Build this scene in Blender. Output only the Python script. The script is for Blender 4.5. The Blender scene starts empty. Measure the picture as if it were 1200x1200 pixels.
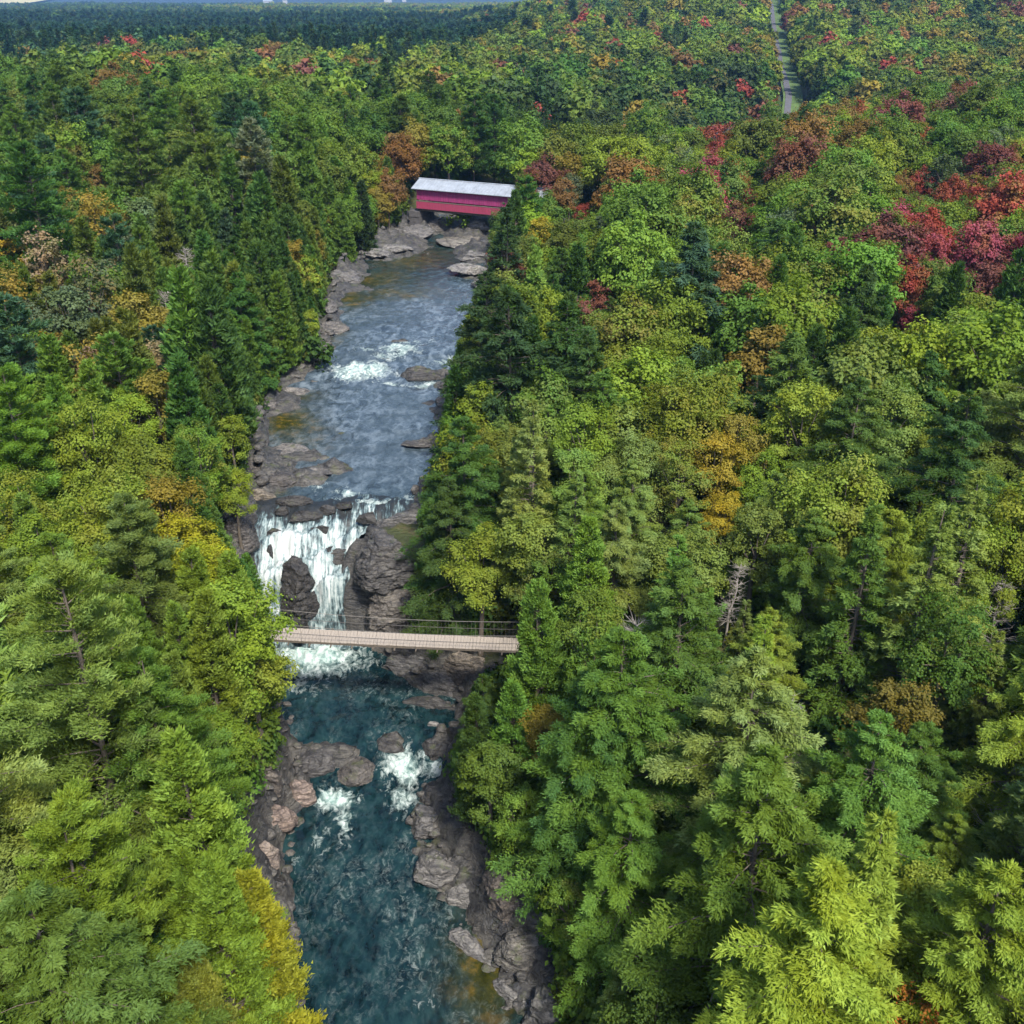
import bpy, math, random
import numpy as np

# ------------------------------------------------------------------ camera, world, sun, exposure
SC = bpy.context.scene
COL = SC.collection
CAM_Z, PITCH, FPX = 40.0, math.radians(26.9), 1203.0
cam_data = bpy.data.cameras.new('camera')
cam_data.sensor_width = 36.0
cam_data.lens = 36.0 * FPX / 1200.0
cam_data.clip_start, cam_data.clip_end = 0.5, 30000.0
cam = bpy.data.objects.new('camera', cam_data)
cam.location = (0, 0, CAM_Z)
cam.rotation_euler = (math.pi / 2 - PITCH, 0, 0)
COL.objects.link(cam)
SC.camera = cam

SUN_EL, SUN_AZ = math.radians(52), math.radians(158)      # azimuth clockwise from +Y (view direction)
world = bpy.data.worlds.new('World')
SC.world = world
world.use_nodes = True
wn = world.node_tree
bg = wn.nodes['Background']
sky = wn.nodes.new('ShaderNodeTexSky')
sky.sky_type = 'NISHITA'
sky.sun_disc = False
sky.sun_elevation = SUN_EL
sky.sun_rotation = SUN_AZ
sky.air_density = 1.0
sky.dust_density = 1.6
sky.ozone_density = 1.0
wn.links.new(sky.outputs[0], bg.inputs[0])
bg.inputs[1].default_value = 0.125
sd = bpy.data.lights.new('sun', 'SUN')
sd.energy = 3.1
sd.angle = math.radians(8.0)
sd.color = (1.0, 0.94, 0.83)
sun = bpy.data.objects.new('sun', sd)
dx, dy, dz = math.sin(SUN_AZ) * math.cos(SUN_EL), math.cos(SUN_AZ) * math.cos(SUN_EL), math.sin(SUN_EL)
from mathutils import Vector, Matrix
sun.rotation_euler = Vector((dx, dy, dz)).to_track_quat('Z', 'Y').to_euler()
sun.location = (60, -60, 120)
COL.objects.link(sun)
SC.view_settings.view_transform = 'Standard'
SC.view_settings.look = 'None'
SC.view_settings.gamma = 1.0
SC.view_settings.exposure = 1.22
SC.view_settings.use_curve_mapping = False
try:
    cy = SC.cycles
    cy.max_bounces = 5; cy.diffuse_bounces = 3; cy.glossy_bounces = 2; cy.transmission_bounces = 3
    cy.volume_bounces = 0; cy.transparent_max_bounces = 4
    cy.use_adaptive_sampling = True
    cy.adaptive_threshold = 0.02
    cy.use_denoising = True
    cy.caustics_reflective = False; cy.caustics_refractive = False
except Exception:
    pass

R = random.Random(11)
CP, SP = math.cos(PITCH), math.sin(PITCH)


def proj(X, Y, Z):
    X, Y, Z = np.asarray(X, float), np.asarray(Y, float), np.asarray(Z, float)
    dz_ = Z - CAM_Z
    dep = np.maximum(Y * CP - dz_ * SP, 0.1)
    v = Y * SP + dz_ * CP
    return 600 + FPX * X / dep, 600 - FPX * v / dep, dep


def unproj(px, py, z):
    a, b = (px - 600) / FPX, (600 - py) / FPX
    ddx, ddy, ddz = a, CP + b * SP, -SP + b * CP
    t = (z - CAM_Z) / ddz
    return ddx * t, ddy * t


# ------------------------------------------------------------------ numpy noise
def _hash(ix, iy, iz, seed):
    h = (ix * 374761393 + iy * 668265263 + iz * 2147483647 + seed * 1274126177) & 0xffffffff
    h = ((h ^ (h >> 13)) * 1274126177) & 0xffffffff
    h = (h ^ (h >> 16)) & 0xffffffff
    return h / 4294967295.0


def noise3(x, y, z, seed=0):
    x, y, z = np.broadcast_arrays(np.asarray(x, float), np.asarray(y, float), np.asarray(z, float))
    ix, iy, iz = np.floor(x).astype(np.int64), np.floor(y).astype(np.int64), np.floor(z).astype(np.int64)
    fx, fy, fz = x - ix, y - iy, z - iz
    fx, fy, fz = [f * f * (3 - 2 * f) for f in (fx, fy, fz)]
    out = 0
    for a in (0, 1):
        for b in (0, 1):
            for c in (0, 1):
                w = (fx if a else 1 - fx) * (fy if b else 1 - fy) * (fz if c else 1 - fz)
                out = out + w * _hash(ix + a, iy + b, iz + c, seed)
    return out * 2 - 1


def fbm(x, y, z=0.0, octv=4, seed=0, gain=0.5):
    a, s, tot = 1.0, 0.0, 0.0
    for i in range(octv):
        s = s + a * noise3(np.asarray(x) * 2 ** i, np.asarray(y) * 2 ** i, np.asarray(z) * 2 ** i, seed + i * 7)
        tot += a
        a *= gain
    return s / tot


def cells(x, y, z, seed=0):
    """blocky fracture: each Voronoi cell gets one random value"""
    x, y, z = np.broadcast_arrays(np.asarray(x, float), np.asarray(y, float), np.asarray(z, float))
    ix, iy, iz = np.floor(x).astype(np.int64), np.floor(y).astype(np.int64), np.floor(z).astype(np.int64)
    best = np.full(x.shape, 9.0); val = np.zeros(x.shape)
    for a in (-1, 0, 1):
        for b in (-1, 0, 1):
            for c in (-1, 0, 1):
                cx, cy_, cz = ix + a, iy + b, iz + c
                d = (cx + _hash(cx, cy_, cz, seed) - x) ** 2 + (cy_ + _hash(cx, cy_, cz, seed + 1) - y) ** 2 + (cz + _hash(cx, cy_, cz, seed + 2) - z) ** 2
                m = d < best
                best = np.where(m, d, best); val = np.where(m, _hash(cx, cy_, cz, seed + 3), val)
    return val * 2 - 1


def sstep(a, b, x):
    t = np.clip((x - a) / (b - a), 0, 1)
    return t * t * (3 - 2 * t)


# ------------------------------------------------------------------ mesh helpers
def mesh_tris(name, V, F, mats, attrs=None, mat_idx=None, smooth=False, uv=None):
    me = bpy.data.meshes.new(name)
    V = np.asarray(V, np.float32); F = np.asarray(F, np.int32)
    k = F.shape[1]
    me.vertices.add(len(V)); me.vertices.foreach_set('co', V.ravel())
    me.loops.add(F.size); me.loops.foreach_set('vertex_index', F.ravel())
    me.polygons.add(len(F)); me.polygons.foreach_set('loop_start', np.arange(0, F.size, k, dtype=np.int32))
    if mat_idx is not None:
        me.polygons.foreach_set('material_index', np.asarray(mat_idx, np.int32))
    if smooth:
        me.polygons.foreach_set('use_smooth', np.ones(len(F), bool))
    for m in mats:
        me.materials.append(m)
    for an, av in (attrs or {}).items():
        at = me.attributes.new(an, 'FLOAT', 'POINT')
        at.data.foreach_set('value', np.asarray(av, np.float32))
    if uv is not None:
        ul = me.uv_layers.new(name='UVMap')
        ul.data.foreach_set('uv', np.asarray(uv, np.float32)[F.ravel()].ravel())
    me.update(calc_edges=True)
    return me


def link(name, me, parent=None, loc=None, rot=None, scale=None):
    o = bpy.data.objects.new(name, me)
    COL.objects.link(o)
    if parent is not None:
        o.parent = parent
    if loc is not None: o.location = loc
    if rot is not None: o.rotation_euler = rot
    if scale is not None: o.scale = scale
    return o


def tag(o, label=None, cat=None, group=None, kind=None):
    if label: o['label'] = label
    if cat: o['category'] = cat
    if group: o['group'] = group
    if kind: o['kind'] = kind
    return o


class MB:
    """collects boxes, bars and tubes into one mesh"""
    def __init__(s): s.v = []; s.f = []

    def box(s, cx, cy, cz, sx, sy, sz, M=None):
        n = len(s.v)
        for i in (-1, 1):
            for j in (-1, 1):
                for k in (-1, 1):
                    p = Vector((cx + i * sx / 2, cy + j * sy / 2, cz + k * sz / 2))
                    s.v.append(tuple(M @ p if M else p))
        for q in ((0, 1, 3, 2), (4, 6, 7, 5), (0, 4, 5, 1), (2, 3, 7, 6), (0, 2, 6, 4), (1, 5, 7, 3)):
            s.f.append(tuple(n + a for a in q))

    def tube(s, pts, rad, k=6):
        pts = [Vector(p) for p in pts]
        rs = rad if isinstance(rad, (list, tuple)) else [rad] * len(pts)
        n = len(s.v)
        for i, p in enumerate(pts):
            d = (pts[min(i + 1, len(pts) - 1)] - pts[max(i - 1, 0)]).normalized()
            a = d.orthogonal().normalized(); b = d.cross(a)
            if i and abs(a.dot(pa)) < 0.9:
                a = (pa - d * pa.dot(d)).normalized(); b = d.cross(a)
            pa = a
            for j in range(k):
                t = 2 * math.pi * j / k
                s.v.append(tuple(p + (a * math.cos(t) + b * math.sin(t)) * rs[i]))
        for i in range(len(pts) - 1):
            for j in range(k):
                s.f.append((n + i * k + j, n + i * k + (j + 1) % k, n + (i + 1) * k + (j + 1) % k, n + (i + 1) * k + j))
        s.f.append(tuple(n + j for j in reversed(range(k))))
        s.f.append(tuple(n + (len(pts) - 1) * k + j for j in range(k)))

    def mesh(s, name, mat):
        me = bpy.data.meshes.new(name)
        me.from_pydata(s.v, [], s.f)
        me.materials.append(mat)
        me.update()
        return me

    def build(s, name, mat, parent=None, **kw):
        return link(name, s.mesh(name, mat), parent, **kw)


# ------------------------------------------------------------------ materials
def new_mat(name):
    m = bpy.data.materials.new(name)
    m.use_nodes = True
    nt = m.node_tree
    nt.nodes.clear()
    return m, nt, nt.nodes.new('ShaderNodeOutputMaterial')


class NT:
    def __init__(s, nt): s.nt = nt

    def n(s, t, **kw):
        nd = s.nt.nodes.new(t)
        for k, v in kw.items():
            if k.startswith('i_'):
                key = k[2:]
                nd.inputs[int(key) if key.isdigit() else key.replace('_', ' ')].default_value = v
            else:
                setattr(nd, k, v)
        return nd

    def l(s, a, b): s.nt.links.new(a, b)

    def math(s, op, a, b=None, clamp=False):
        nd = s.nt.nodes.new('ShaderNodeMath'); nd.operation = op; nd.use_clamp = clamp
        for i, v in enumerate((a, b)):
            if v is None: continue
            if isinstance(v, (int, float)): nd.inputs[i].default_value = v
            else: s.l(v, nd.inputs[i])
        return nd.outputs[0]

    def mix(s, fac, a, b, mode='MIX'):
        nd = s.nt.nodes.new('ShaderNodeMix'); nd.data_type = 'RGBA'; nd.blend_type = mode
        for i, v in ((0, fac), (6, a), (7, b)):
            if isinstance(v, (int, float)): nd.inputs[i].default_value = v
            elif isinstance(v, tuple): nd.inputs[i].default_value = v if len(v) == 4 else v + (1,)
            else: s.l(v, nd.inputs[i])
        return nd.outputs[2]

    def ramp(s, fac, stops):
        nd = s.nt.nodes.new('ShaderNodeValToRGB')
        el = nd.color_ramp.elements
        while len(el) < len(stops): el.new(0.5)
        for e, (p, c) in zip(el, stops):
            e.position = p; e.color = c if len(c) == 4 else tuple(c) + (1,)
        s.l(fac, nd.inputs[0])
        return nd.outputs[0]

    def noise(s, vec, scale, detail=4, rough=0.55, dist=0.0):
        nd = s.n('ShaderNodeTexNoise')
        nd.inputs['Scale'].default_value = scale; nd.inputs['Detail'].default_value = detail
        nd.inputs['Roughness'].default_value = rough; nd.inputs['Distortion'].default_value = dist
        if vec is not None: s.l(vec, nd.inputs['Vector'])
        return nd.outputs[0]

    def mapr(s, v, a, b, c, d):
        nd = s.n('ShaderNodeMapRange')
        for i, x in ((1, a), (2, b), (3, c), (4, d)): nd.inputs[i].default_value = x
        s.l(v, nd.inputs[0])
        return nd.outputs[0]


def foliage_mat(name, turn=False):
    m, nt, out = new_mat(name)
    q = NT(nt)
    # single trees carry their colour on the object, the instanced forest carries it per instance
    at = q.n('ShaderNodeAttribute', attribute_type='INSTANCER', attribute_name='tint')
    oi0 = q.n('ShaderNodeObjectInfo')
    base = q.mix(q.math('GREATER_THAN', at.outputs['Fac'], 0.0005), oi0.outputs['Color'], at.outputs['Color'])
    oi = q.n('ShaderNodeObjectInfo')
    va = q.n('ShaderNodeAttribute', attribute_name='vary')
    tc = q.n('ShaderNodeTexCoord')
    off = q.n('ShaderNodeVectorMath', operation='ADD')
    cmb = q.n('ShaderNodeCombineXYZ')
    r50 = q.math('MULTIPLY', oi.outputs['Random'], 50.0)
    q.l(r50, cmb.inputs[0]); q.l(r50, cmb.inputs[1])
    q.l(tc.outputs['Object'], off.inputs[0]); q.l(cmb.outputs[0], off.inputs[1])
    nz = q.noise(off.outputs[0], 0.35, 2, 0.6)
    patch = q.mapr(nz, 0.42, 0.66, 0.0, 1.0)
    # patches that turn a little yellower, each leaf a little lighter or darker
    warm = q.mix(1.0, base, (1.22, 1.06, 0.7, 1), 'MULTIPLY')
    c1 = q.mix(q.math('MULTIPLY', patch, 0.7), base, warm)
    if turn:
        off2 = q.n('ShaderNodeVectorMath', operation='ADD'); q.l(off.outputs[0], off2.inputs[0]); off2.inputs[1].default_value = (17, 5, 31)
        nz2 = q.noise(off2.outputs[0], 0.45, 3, 0.65)
        pt = q.mapr(q.math('ADD', nz2, q.math('MULTIPLY', q.math('SUBTRACT', va.outputs['Fac'], 0.5), 0.25)), 0.46, 0.62, 0, 1)
        r7 = q.math('FRACT', q.math('MULTIPLY', oi.outputs['Random'], 7.31))
        amt = q.mapr(r7, 0.45, 1.0, 0, 0.6)
        r9 = q.math('FRACT', q.math('MULTIPLY', oi.outputs['Random'], 23.7))
        tgt = q.ramp(r9, [(0.0, (0.11, 0.135, 0.02)), (0.4, (0.17, 0.165, 0.022)), (0.65, (0.21, 0.14, 0.028)), (0.85, (0.17, 0.085, 0.034)), (1.0, (0.12, 0.15, 0.022))])
        c1 = q.mix(q.math('MULTIPLY', pt, amt), c1, tgt)
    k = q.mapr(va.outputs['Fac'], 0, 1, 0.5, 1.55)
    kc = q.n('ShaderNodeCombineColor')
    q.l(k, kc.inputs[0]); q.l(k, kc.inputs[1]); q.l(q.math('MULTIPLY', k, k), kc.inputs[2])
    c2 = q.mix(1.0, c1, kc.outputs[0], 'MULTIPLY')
    d = q.n('ShaderNodeBsdfPrincipled')
    q.l(c2, d.inputs['Base Color'])
    d.inputs['Roughness'].default_value = 0.62
    d.inputs['Specular IOR Level'].default_value = 0.1
    t = q.n('ShaderNodeBsdfTranslucent')
    tcx = q.mix(1.0, c2, (1.15, 1.3, 0.4, 1), 'MULTIPLY')
    q.l(tcx, t.inputs['Color'])
    mx = q.n('ShaderNodeMixShader', i_0=0.30)
    q.l(d.outputs[0], mx.inputs[1]); q.l(t.outputs[0], mx.inputs[2])
    q.l(mx.outputs[0], out.inputs[0])
    return m


def simple_mat(name, col, rough=0.8, nscale=3.0, amt=0.35, bump=0.0, bscale=20.0, col2=None, metallic=0.0, stretch=None):
    m, nt, out = new_mat(name)
    q = NT(nt)
    tc = q.n('ShaderNodeTexCoord')
    vec = tc.outputs['Object']
    if stretch:
        mp = q.n('ShaderNodeMapping'); mp.inputs['Scale'].default_value = stretch
        q.l(vec, mp.inputs[0]); vec = mp.outputs[0]
    nz = q.noise(vec, nscale, 6, 0.65)
    dark = tuple(c * (1 - amt) for c in col)
    c = q.ramp(nz, [(0.3, dark), (0.7, col2 or tuple(min(1, c * (1 + amt * 0.6)) for c in col))])
    b = q.n('ShaderNodeBsdfPrincipled')
    q.l(c, b.inputs['Base Color'])
    b.inputs['Roughness'].default_value = rough
    b.inputs['Metallic'].default_value = metallic
    if bump:
        bp = q.n('ShaderNodeBump'); bp.inputs['Strength'].default_value = bump; bp.inputs['Distance'].default_value = 0.05
        q.l(q.noise(vec, bscale, 5), bp.inputs['Height']); q.l(bp.outputs[0], b.inputs['Normal'])
    q.l(b.outputs[0], out.inputs[0])
    return m


def rock_mat(name, obj_color=True):
    """fractured bedrock: object colour times strata, cracks, lichen; ground version in world space"""
    m, nt, out = new_mat(name)
    q = NT(nt)
    geo = q.n('ShaderNodeNewGeometry')
    pos = geo.outputs['Position']
    mp = q.n('ShaderNodeMapping')
    mp.inputs['Rotation'].default_value = (0.5, 0.35, 0.8)
    mp.inputs['Scale'].default_value = (0.5, 1.0, 2.6)
    q.l(pos, mp.inputs[0])
    strata = q.noise(mp.outputs[0], 1.6, 8, 0.68, 0.6)
    fine = q.noise(pos, 5.5, 6, 0.7)
    big = q.noise(pos, 0.45, 3, 0.5)
    vo = q.n('ShaderNodeTexVoronoi', feature='DISTANCE_TO_EDGE'); vo.inputs['Scale'].default_value = 0.7
    wrp = q.n('ShaderNodeVectorMath', operation='ADD')
    nv = q.n('ShaderNodeTexNoise'); nv.inputs['Scale'].default_value = 1.3; q.l(mp.outputs[0], nv.inputs['Vector'])
    q.l(mp.outputs[0], wrp.inputs[0]); q.l(nv.outputs[1], wrp.inputs[1]); q.l(wrp.outputs[0], vo.inputs['Vector'])
    crack = q.mapr(vo.outputs[0], 0.0, 0.05, 0.55, 1.0)
    f = q.math('ADD', q.math('MULTIPLY', strata, 0.65), q.math('MULTIPLY', fine, 0.35))
    shade = q.ramp(f, [(0.34, (0.16, 0.16, 0.17)), (0.46, (0.6, 0.58, 0.58)), (0.56, (1.2, 1.15, 1.08)), (0.70, (2.1, 2.0, 1.85))])
    if obj_color:
        oi = q.n('ShaderNodeObjectInfo'); base = oi.outputs['Color']
    else:
        base = q.ramp(big, [(0.35, (0.050, 0.052, 0.057)), (0.55, (0.084, 0.082, 0.077)), (0.7, (0.072, 0.073, 0.074))])
    c = q.mix(1.0, base, shade, 'MULTIPLY')
    c = q.mix(crack, q.mix(1.0, c, (0.3, 0.3, 0.3, 1), 'MULTIPLY'), c)
    # lichen and moss on upward faces
    sep = q.n('ShaderNodeSeparateXYZ'); q.l(geo.outputs['Normal'], sep.inputs[0])
    up = q.mapr(sep.outputs[2], 0.45, 0.9, 0, 1)
    ms = q.math('MULTIPLY', up, q.mapr(q.noise(pos, 1.1, 4, 0.6), 0.56, 0.68, 0, 0.55))
    c = q.mix(ms, c, (0.06, 0.075, 0.02, 1))
    # forest floor where the bank is out of the flood's reach
    b = q.n('ShaderNodeBsdfPrincipled')
    b.inputs['Roughness'].default_value = 0.62
    b.inputs['Specular IOR Level'].default_value = 0.4
    if not obj_color:
        rk = q.n('ShaderNodeAttribute', attribute_name='rocky')
        fl = q.noise(pos, 0.9, 6, 0.7)
        floor = q.ramp(fl, [(0.3, (0.018, 0.022, 0.008)), (0.5, (0.04, 0.05, 0.012)), (0.7, (0.07, 0.05, 0.022))])
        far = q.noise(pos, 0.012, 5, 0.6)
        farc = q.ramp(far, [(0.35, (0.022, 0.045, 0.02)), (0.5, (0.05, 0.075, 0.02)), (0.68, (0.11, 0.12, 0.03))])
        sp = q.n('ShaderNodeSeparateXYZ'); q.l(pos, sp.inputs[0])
        farc = q.mix(q.mapr(sp.outputs[1], 3000, 3800, 0, 1), farc, (0.012, 0.028, 0.035, 1))  # blue of the distance haze put into the far hills' own colour
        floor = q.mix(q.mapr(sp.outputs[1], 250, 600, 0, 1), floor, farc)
        e = q.math('ADD', rk.outputs['Fac'], q.mapr(q.noise(pos, 0.7, 5, 0.65), 0.3, 0.7, -0.25, 0.25))
        c = q.mix(q.mapr(e, 0.4, 0.6, 0, 1), floor, c)
    q.l(c, b.inputs['Base Color'])
    bp = q.n('ShaderNodeBump'); bp.inputs['Strength'].default_value = 0.9; bp.inputs['Distance'].default_value = 0.25
    q.l(q.math('MULTIPLY', f, crack), bp.inputs['Height']); q.l(bp.outputs[0], b.inputs['Normal'])
    q.l(b.outputs[0], out.inputs[0])
    return m


def water_mat():
    m, nt, out = new_mat('river_water')
    q = NT(nt)
    geo = q.n('ShaderNodeNewGeometry'); pos = geo.outputs['Position']
    A = lambda n: q.n('ShaderNodeAttribute', attribute_name=n).outputs['Fac']
    foam, shal, deep, silv = A('foam'), A('shallow'), A('deep'), A('riffle')
    mp = q.n('ShaderNodeMapping'); mp.inputs['Scale'].default_value = (1.0, 0.62, 1.0); q.l(pos, mp.inputs[0])
    n0 = q.noise(pos, 0.13, 3, 0.5)
    n1 = q.noise(mp.outputs[0], 0.9, 5, 0.6, 0.55)
    n2 = q.noise(mp.outputs[0], 3.0, 5, 0.62, 0.4)
    n3 = q.noise(mp.outputs[0], 9.0, 3, 0.6, 0.5)
    pn = q.math('ADD', q.math('MULTIPLY', n1, .72), q.math('MULTIPLY', n2, .28))
    pool = q.ramp(pn, [(0.38, (0.0015, 0.007, 0.009)), (0.5, (0.005, 0.020, 0.024)), (0.66, (0.015, 0.042, 0.045))])
    riv = q.ramp(pn, [(0.38, (0.018, 0.028, 0.038)), (0.5, (0.055, 0.078, 0.102)), (0.63, (0.15, 0.19, 0.23))])  # silvery sky sheen and ripple shading put into the upper river's colour
    riv = q.mix(q.mapr(n0, 0.42, 0.6, 0.0, 0.6), riv, (0.03, 0.045, 0.055, 1))
    c = q.mix(deep, riv, pool)
    bedn = q.noise(pos, 0.8, 5, 0.7)
    bed = q.ramp(bedn, [(0.3, (0.008, 0.012, 0.003)), (0.5, (0.035, 0.035, 0.006)), (0.68, (0.13, 0.085, 0.015))])
    c = q.mix(shal, c, bed)
    # froth: attribute says where, drawn-out noise tears it into strings and holes
    wd = q.n('ShaderNodeVectorMath', operation='ADD')
    nn = q.n('ShaderNodeTexNoise'); nn.inputs['Scale'].default_value = 0.5; nn.inputs['Detail'].default_value = 5; nn.inputs['Distortion'].default_value = 1.5
    q.l(pos, nn.inputs['Vector'])
    sc = q.n('ShaderNodeVectorMath', operation='SCALE'); sc.inputs[3].default_value = 1.1
    q.l(nn.outputs[1], sc.inputs[0]); q.l(mp.outputs[0], wd.inputs[0]); q.l(sc.outputs[0], wd.inputs[1])
    f1 = q.noise(wd.outputs[0], 0.95, 6, 0.62, 1.1)
    f2 = q.noise(wd.outputs[0], 3.6, 4, 0.6, 0.5)
    ridge = q.math('SUBTRACT', 1.0, q.math('MULTIPLY', q.math('ABSOLUTE', q.math('SUBTRACT', f1, 0.5)), 11.0), True)
    ridge = q.math('MULTIPLY', ridge, q.mapr(f2, 0.42, 0.66, 0, 1))
    fr = q.math('ADD', q.math('MULTIPLY', f1, 0.55), q.math('MULTIPLY', f2, 0.45))
    fe = q.math('ADD', foam, q.math('MULTIPLY', q.math('SUBTRACT', fr, 0.5), 2.6))
    fe = q.math('ADD', fe, q.math('MULTIPLY', q.math('MULTIPLY', ridge, foam), 0.5))
    fm = q.mapr(fe, 0.35, 1.15, 0, 1)
    st = q.math('MULTIPLY', ridge, silv)
    fm = q.math('MAXIMUM', fm, st, True)
    frc = q.ramp(fr, [(0.36, (0.16, 0.30, 0.28)), (0.5, (0.34, 0.43, 0.41)), (0.64, (0.56, 0.61, 0.60))])
    c = q.mix(fm, c, frc)
    b = q.n('ShaderNodeBsdfPrincipled')
    q.l(c, b.inputs['Base Color'])
    q.l(q.mapr(fm, 0, 1, 0.2, 0.85), b.inputs['Roughness'])
    b.inputs['IOR'].default_value = 1.333
    b.inputs['Specular IOR Level'].default_value = 0.5
    bp = q.n('ShaderNodeBump'); q.l(q.mapr(deep, 0, 1, 0.6, 0.38), bp.inputs['Strength']); bp.inputs['Distance'].default_value = 0.16
    h = q.math('ADD', q.math('MULTIPLY', n1, 1.0), q.math('ADD', q.math('MULTIPLY', n2, 0.42), q.math('MULTIPLY', n3, 0.12)))
    q.l(h, bp.inputs['Height']); q.l(bp.outputs[0], b.inputs['Normal'])
    q.l(b.outputs[0], out.inputs[0])
    return m


def falls_mat():
    m, nt, out = new_mat('falling_water')
    q = NT(nt)
    uv = q.n('ShaderNodeUVMap')
    mp = q.n('ShaderNodeMapping'); mp.inputs['Scale'].default_value = (1.0, 0.16, 1.0); q.l(uv.outputs[0], mp.inputs[0])
    n1 = q.noise(mp.outputs[0], 2.2, 6, 0.65, 0.35)
    n2 = q.noise(mp.outputs[0], 7.0, 4, 0.65, 0.2)
    geo = q.n('ShaderNodeNewGeometry')
    n3 = q.noise(geo.outputs['Position'], 2.0, 5, 0.6, 0.6)
    f = q.math('ADD', q.math('MULTIPLY', n1, 0.45), q.math('ADD', q.math('MULTIPLY', n2, 0.35), q.math('MULTIPLY', n3, 0.2)))
    at = q.n('ShaderNodeAttribute', attribute_name='foam')
    fe = q.math('ADD', q.math('MULTIPLY', q.math('SUBTRACT', f, 0.5), 4.6), at.outputs['Fac'])
    c = q.ramp(fe, [(0.05, (0.012, 0.015, 0.017)), (0.28, (0.05, 0.08, 0.09)), (0.5, (0.16, 0.22, 0.23)), (0.75, (0.34, 0.40, 0.40)), (1.0, (0.50, 0.53, 0.53))])
    b = q.n('ShaderNodeBsdfPrincipled')
    q.l(c, b.inputs['Base Color']); b.inputs['Roughness'].default_value = 0.5
    bp = q.n('ShaderNodeBump'); bp.inputs['Strength'].default_value = 0.8; bp.inputs['Distance'].default_value = 0.2
    q.l(f, bp.inputs['Height']); q.l(bp.outputs[0], b.inputs['Normal'])
    q.l(b.outputs[0], out.inputs[0])
    return m


M_LEAF, M_BROAD = foliage_mat('needles'), foliage_mat('leaves', True)
M_BARK = simple_mat('bark', (0.11, 0.09, 0.07), 0.9, 4, 0.4, 0.6, 12, stretch=(1, 1, 0.25))
M_DEAD = simple_mat('bleached_wood', (0.34, 0.31, 0.28), 0.85, 3, 0.4, 0.4, 12)
M_ROCK, M_GROUND = rock_mat('rock'), rock_mat('bank_ground', False)
M_WATER, M_FALLS = water_mat(), falls_mat()
M_DECK = simple_mat('weathered_deck_wood', (0.33, 0.285, 0.24), 0.8, 2.5, 0.22, 0.3, 15, stretch=(1, 6, 1))
M_BEAM = simple_mat('dark_treated_wood', (0.12, 0.10, 0.08), 0.8, 3, 0.3)
M_CABLE = simple_mat('steel_cable', (0.16, 0.15, 0.14), 0.5, 5, 0.3, metallic=0.5)
M_SIDING = simple_mat('magenta_red_siding', (0.25, 0.030, 0.115), 0.6, 1.2, 0.4, stretch=(6, 6, 0.4))
M_SIDING2 = simple_mat('faded_red_siding', (0.27, 0.033, 0.075), 0.65, 1.2, 0.25, stretch=(6, 6, 0.4))
M_TIN = simple_mat('pale_tin_roof', (0.30, 0.33, 0.37), 0.45, 0.7, 0.28, stretch=(1, 1, 1), metallic=0.15)
M_STONE = simple_mat('grey_masonry', (0.085, 0.08, 0.08), 0.85, 1.5, 0.4, 0.5, 6)
M_ASPHALT = simple_mat('asphalt', (0.085, 0.085, 0.098), 0.85, 0.6, 0.2)
M_VERGE = simple_mat('mown_verge', (0.07, 0.12, 0.03), 0.9, 0.3, 0.3)
M_FIELD = simple_mat('dry_field', (0.42, 0.37, 0.16), 0.9, 0.01, 0.25)
M_WHITE = simple_mat('pale_grey_paint', (0.34, 0.34, 0.33), 0.6, 2, 0.1)

# ------------------------------------------------------------------ the river's edges and levels (metres)
LEFT = [(350, 1340, -10.5), (348, 1200, -10.5), (340, 1120, -10.5), (333, 1060, -10.5), (330, 1000, -10.5), (343, 950, -10.5),
        (350, 915, -10.2), (342, 870, -9.6), (334, 840, -9.3), (322, 790, -9.3), (308, 757, -9.3), (303, 690, -4.2), (300, 650, -2.6), (300, 600, -0.3),
        (304, 560, 0), (300, 500, 0), (322, 455, 0.2), (378, 430, 0.5), (384, 400, 1.0), (382, 370, 1.2), (396, 330, 1.5),
        (440, 298, 1.8), (465, 280, 2.1), (485, 262, 2.5)]
RIGHT = [(650, 1340, -10.5), (612, 1200, -10.5), (578, 1130, -10.5), (535, 1060, -10.5), (502, 1010, -10.5), (490, 960, -10.5),
         (505, 905, -10.1), (538, 850, -9.4), (524, 820, -9.3), (475, 787, -9.3), (422, 757, -9.3), (404, 690, -4.2), (398, 650, -2.6), (436, 618, -1.2), (478, 600, -0.3),
         (500, 560, 0), (516, 500, 0), (530, 455, 0.2), (542, 430, 0.5), (552, 400, 1.0), (562, 370, 1.2), (575, 330, 1.5),
         (578, 298, 1.8), (578, 280, 2.1), (580, 262, 2.5)]
def edge_table(E, tail):
    pts = [unproj(px, py, z) + (z,) for px, py, z in E] + tail
    pts.sort(key=lambda p: p[1])
    return np.array(pts)
EL = edge_table(LEFT, [(8.0, 215, 2.8), (22, 245, 3), (40, 280, 3.2), (70, 330, 3.5)])
ER = edge_table(RIGHT, [(15.0, 215, 2.8), (32, 245, 3), (52, 280, 3.2), (84, 330, 3.5)])
WY = [0, 56.5, 58.5, 61.5, 71.8, 72.9, 73.6, 76, 80.5, 82, 110, 114, 120, 150, 190, 330]
WZ = [-10.5, -10.5, -10.0, -9.3, -9.3, -7.2, -4.2, -2.9, -0.3, 0, 0.15, 0.5, 1.0, 1.6, 2.7, 3.5]
def XL(Y): return np.interp(Y, EL[:, 1], EL[:, 0])
def XR(Y): return np.interp(Y, ER[:, 1], ER[:, 0])
def W(Y): return np.interp(Y, WY, WZ)


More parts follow.
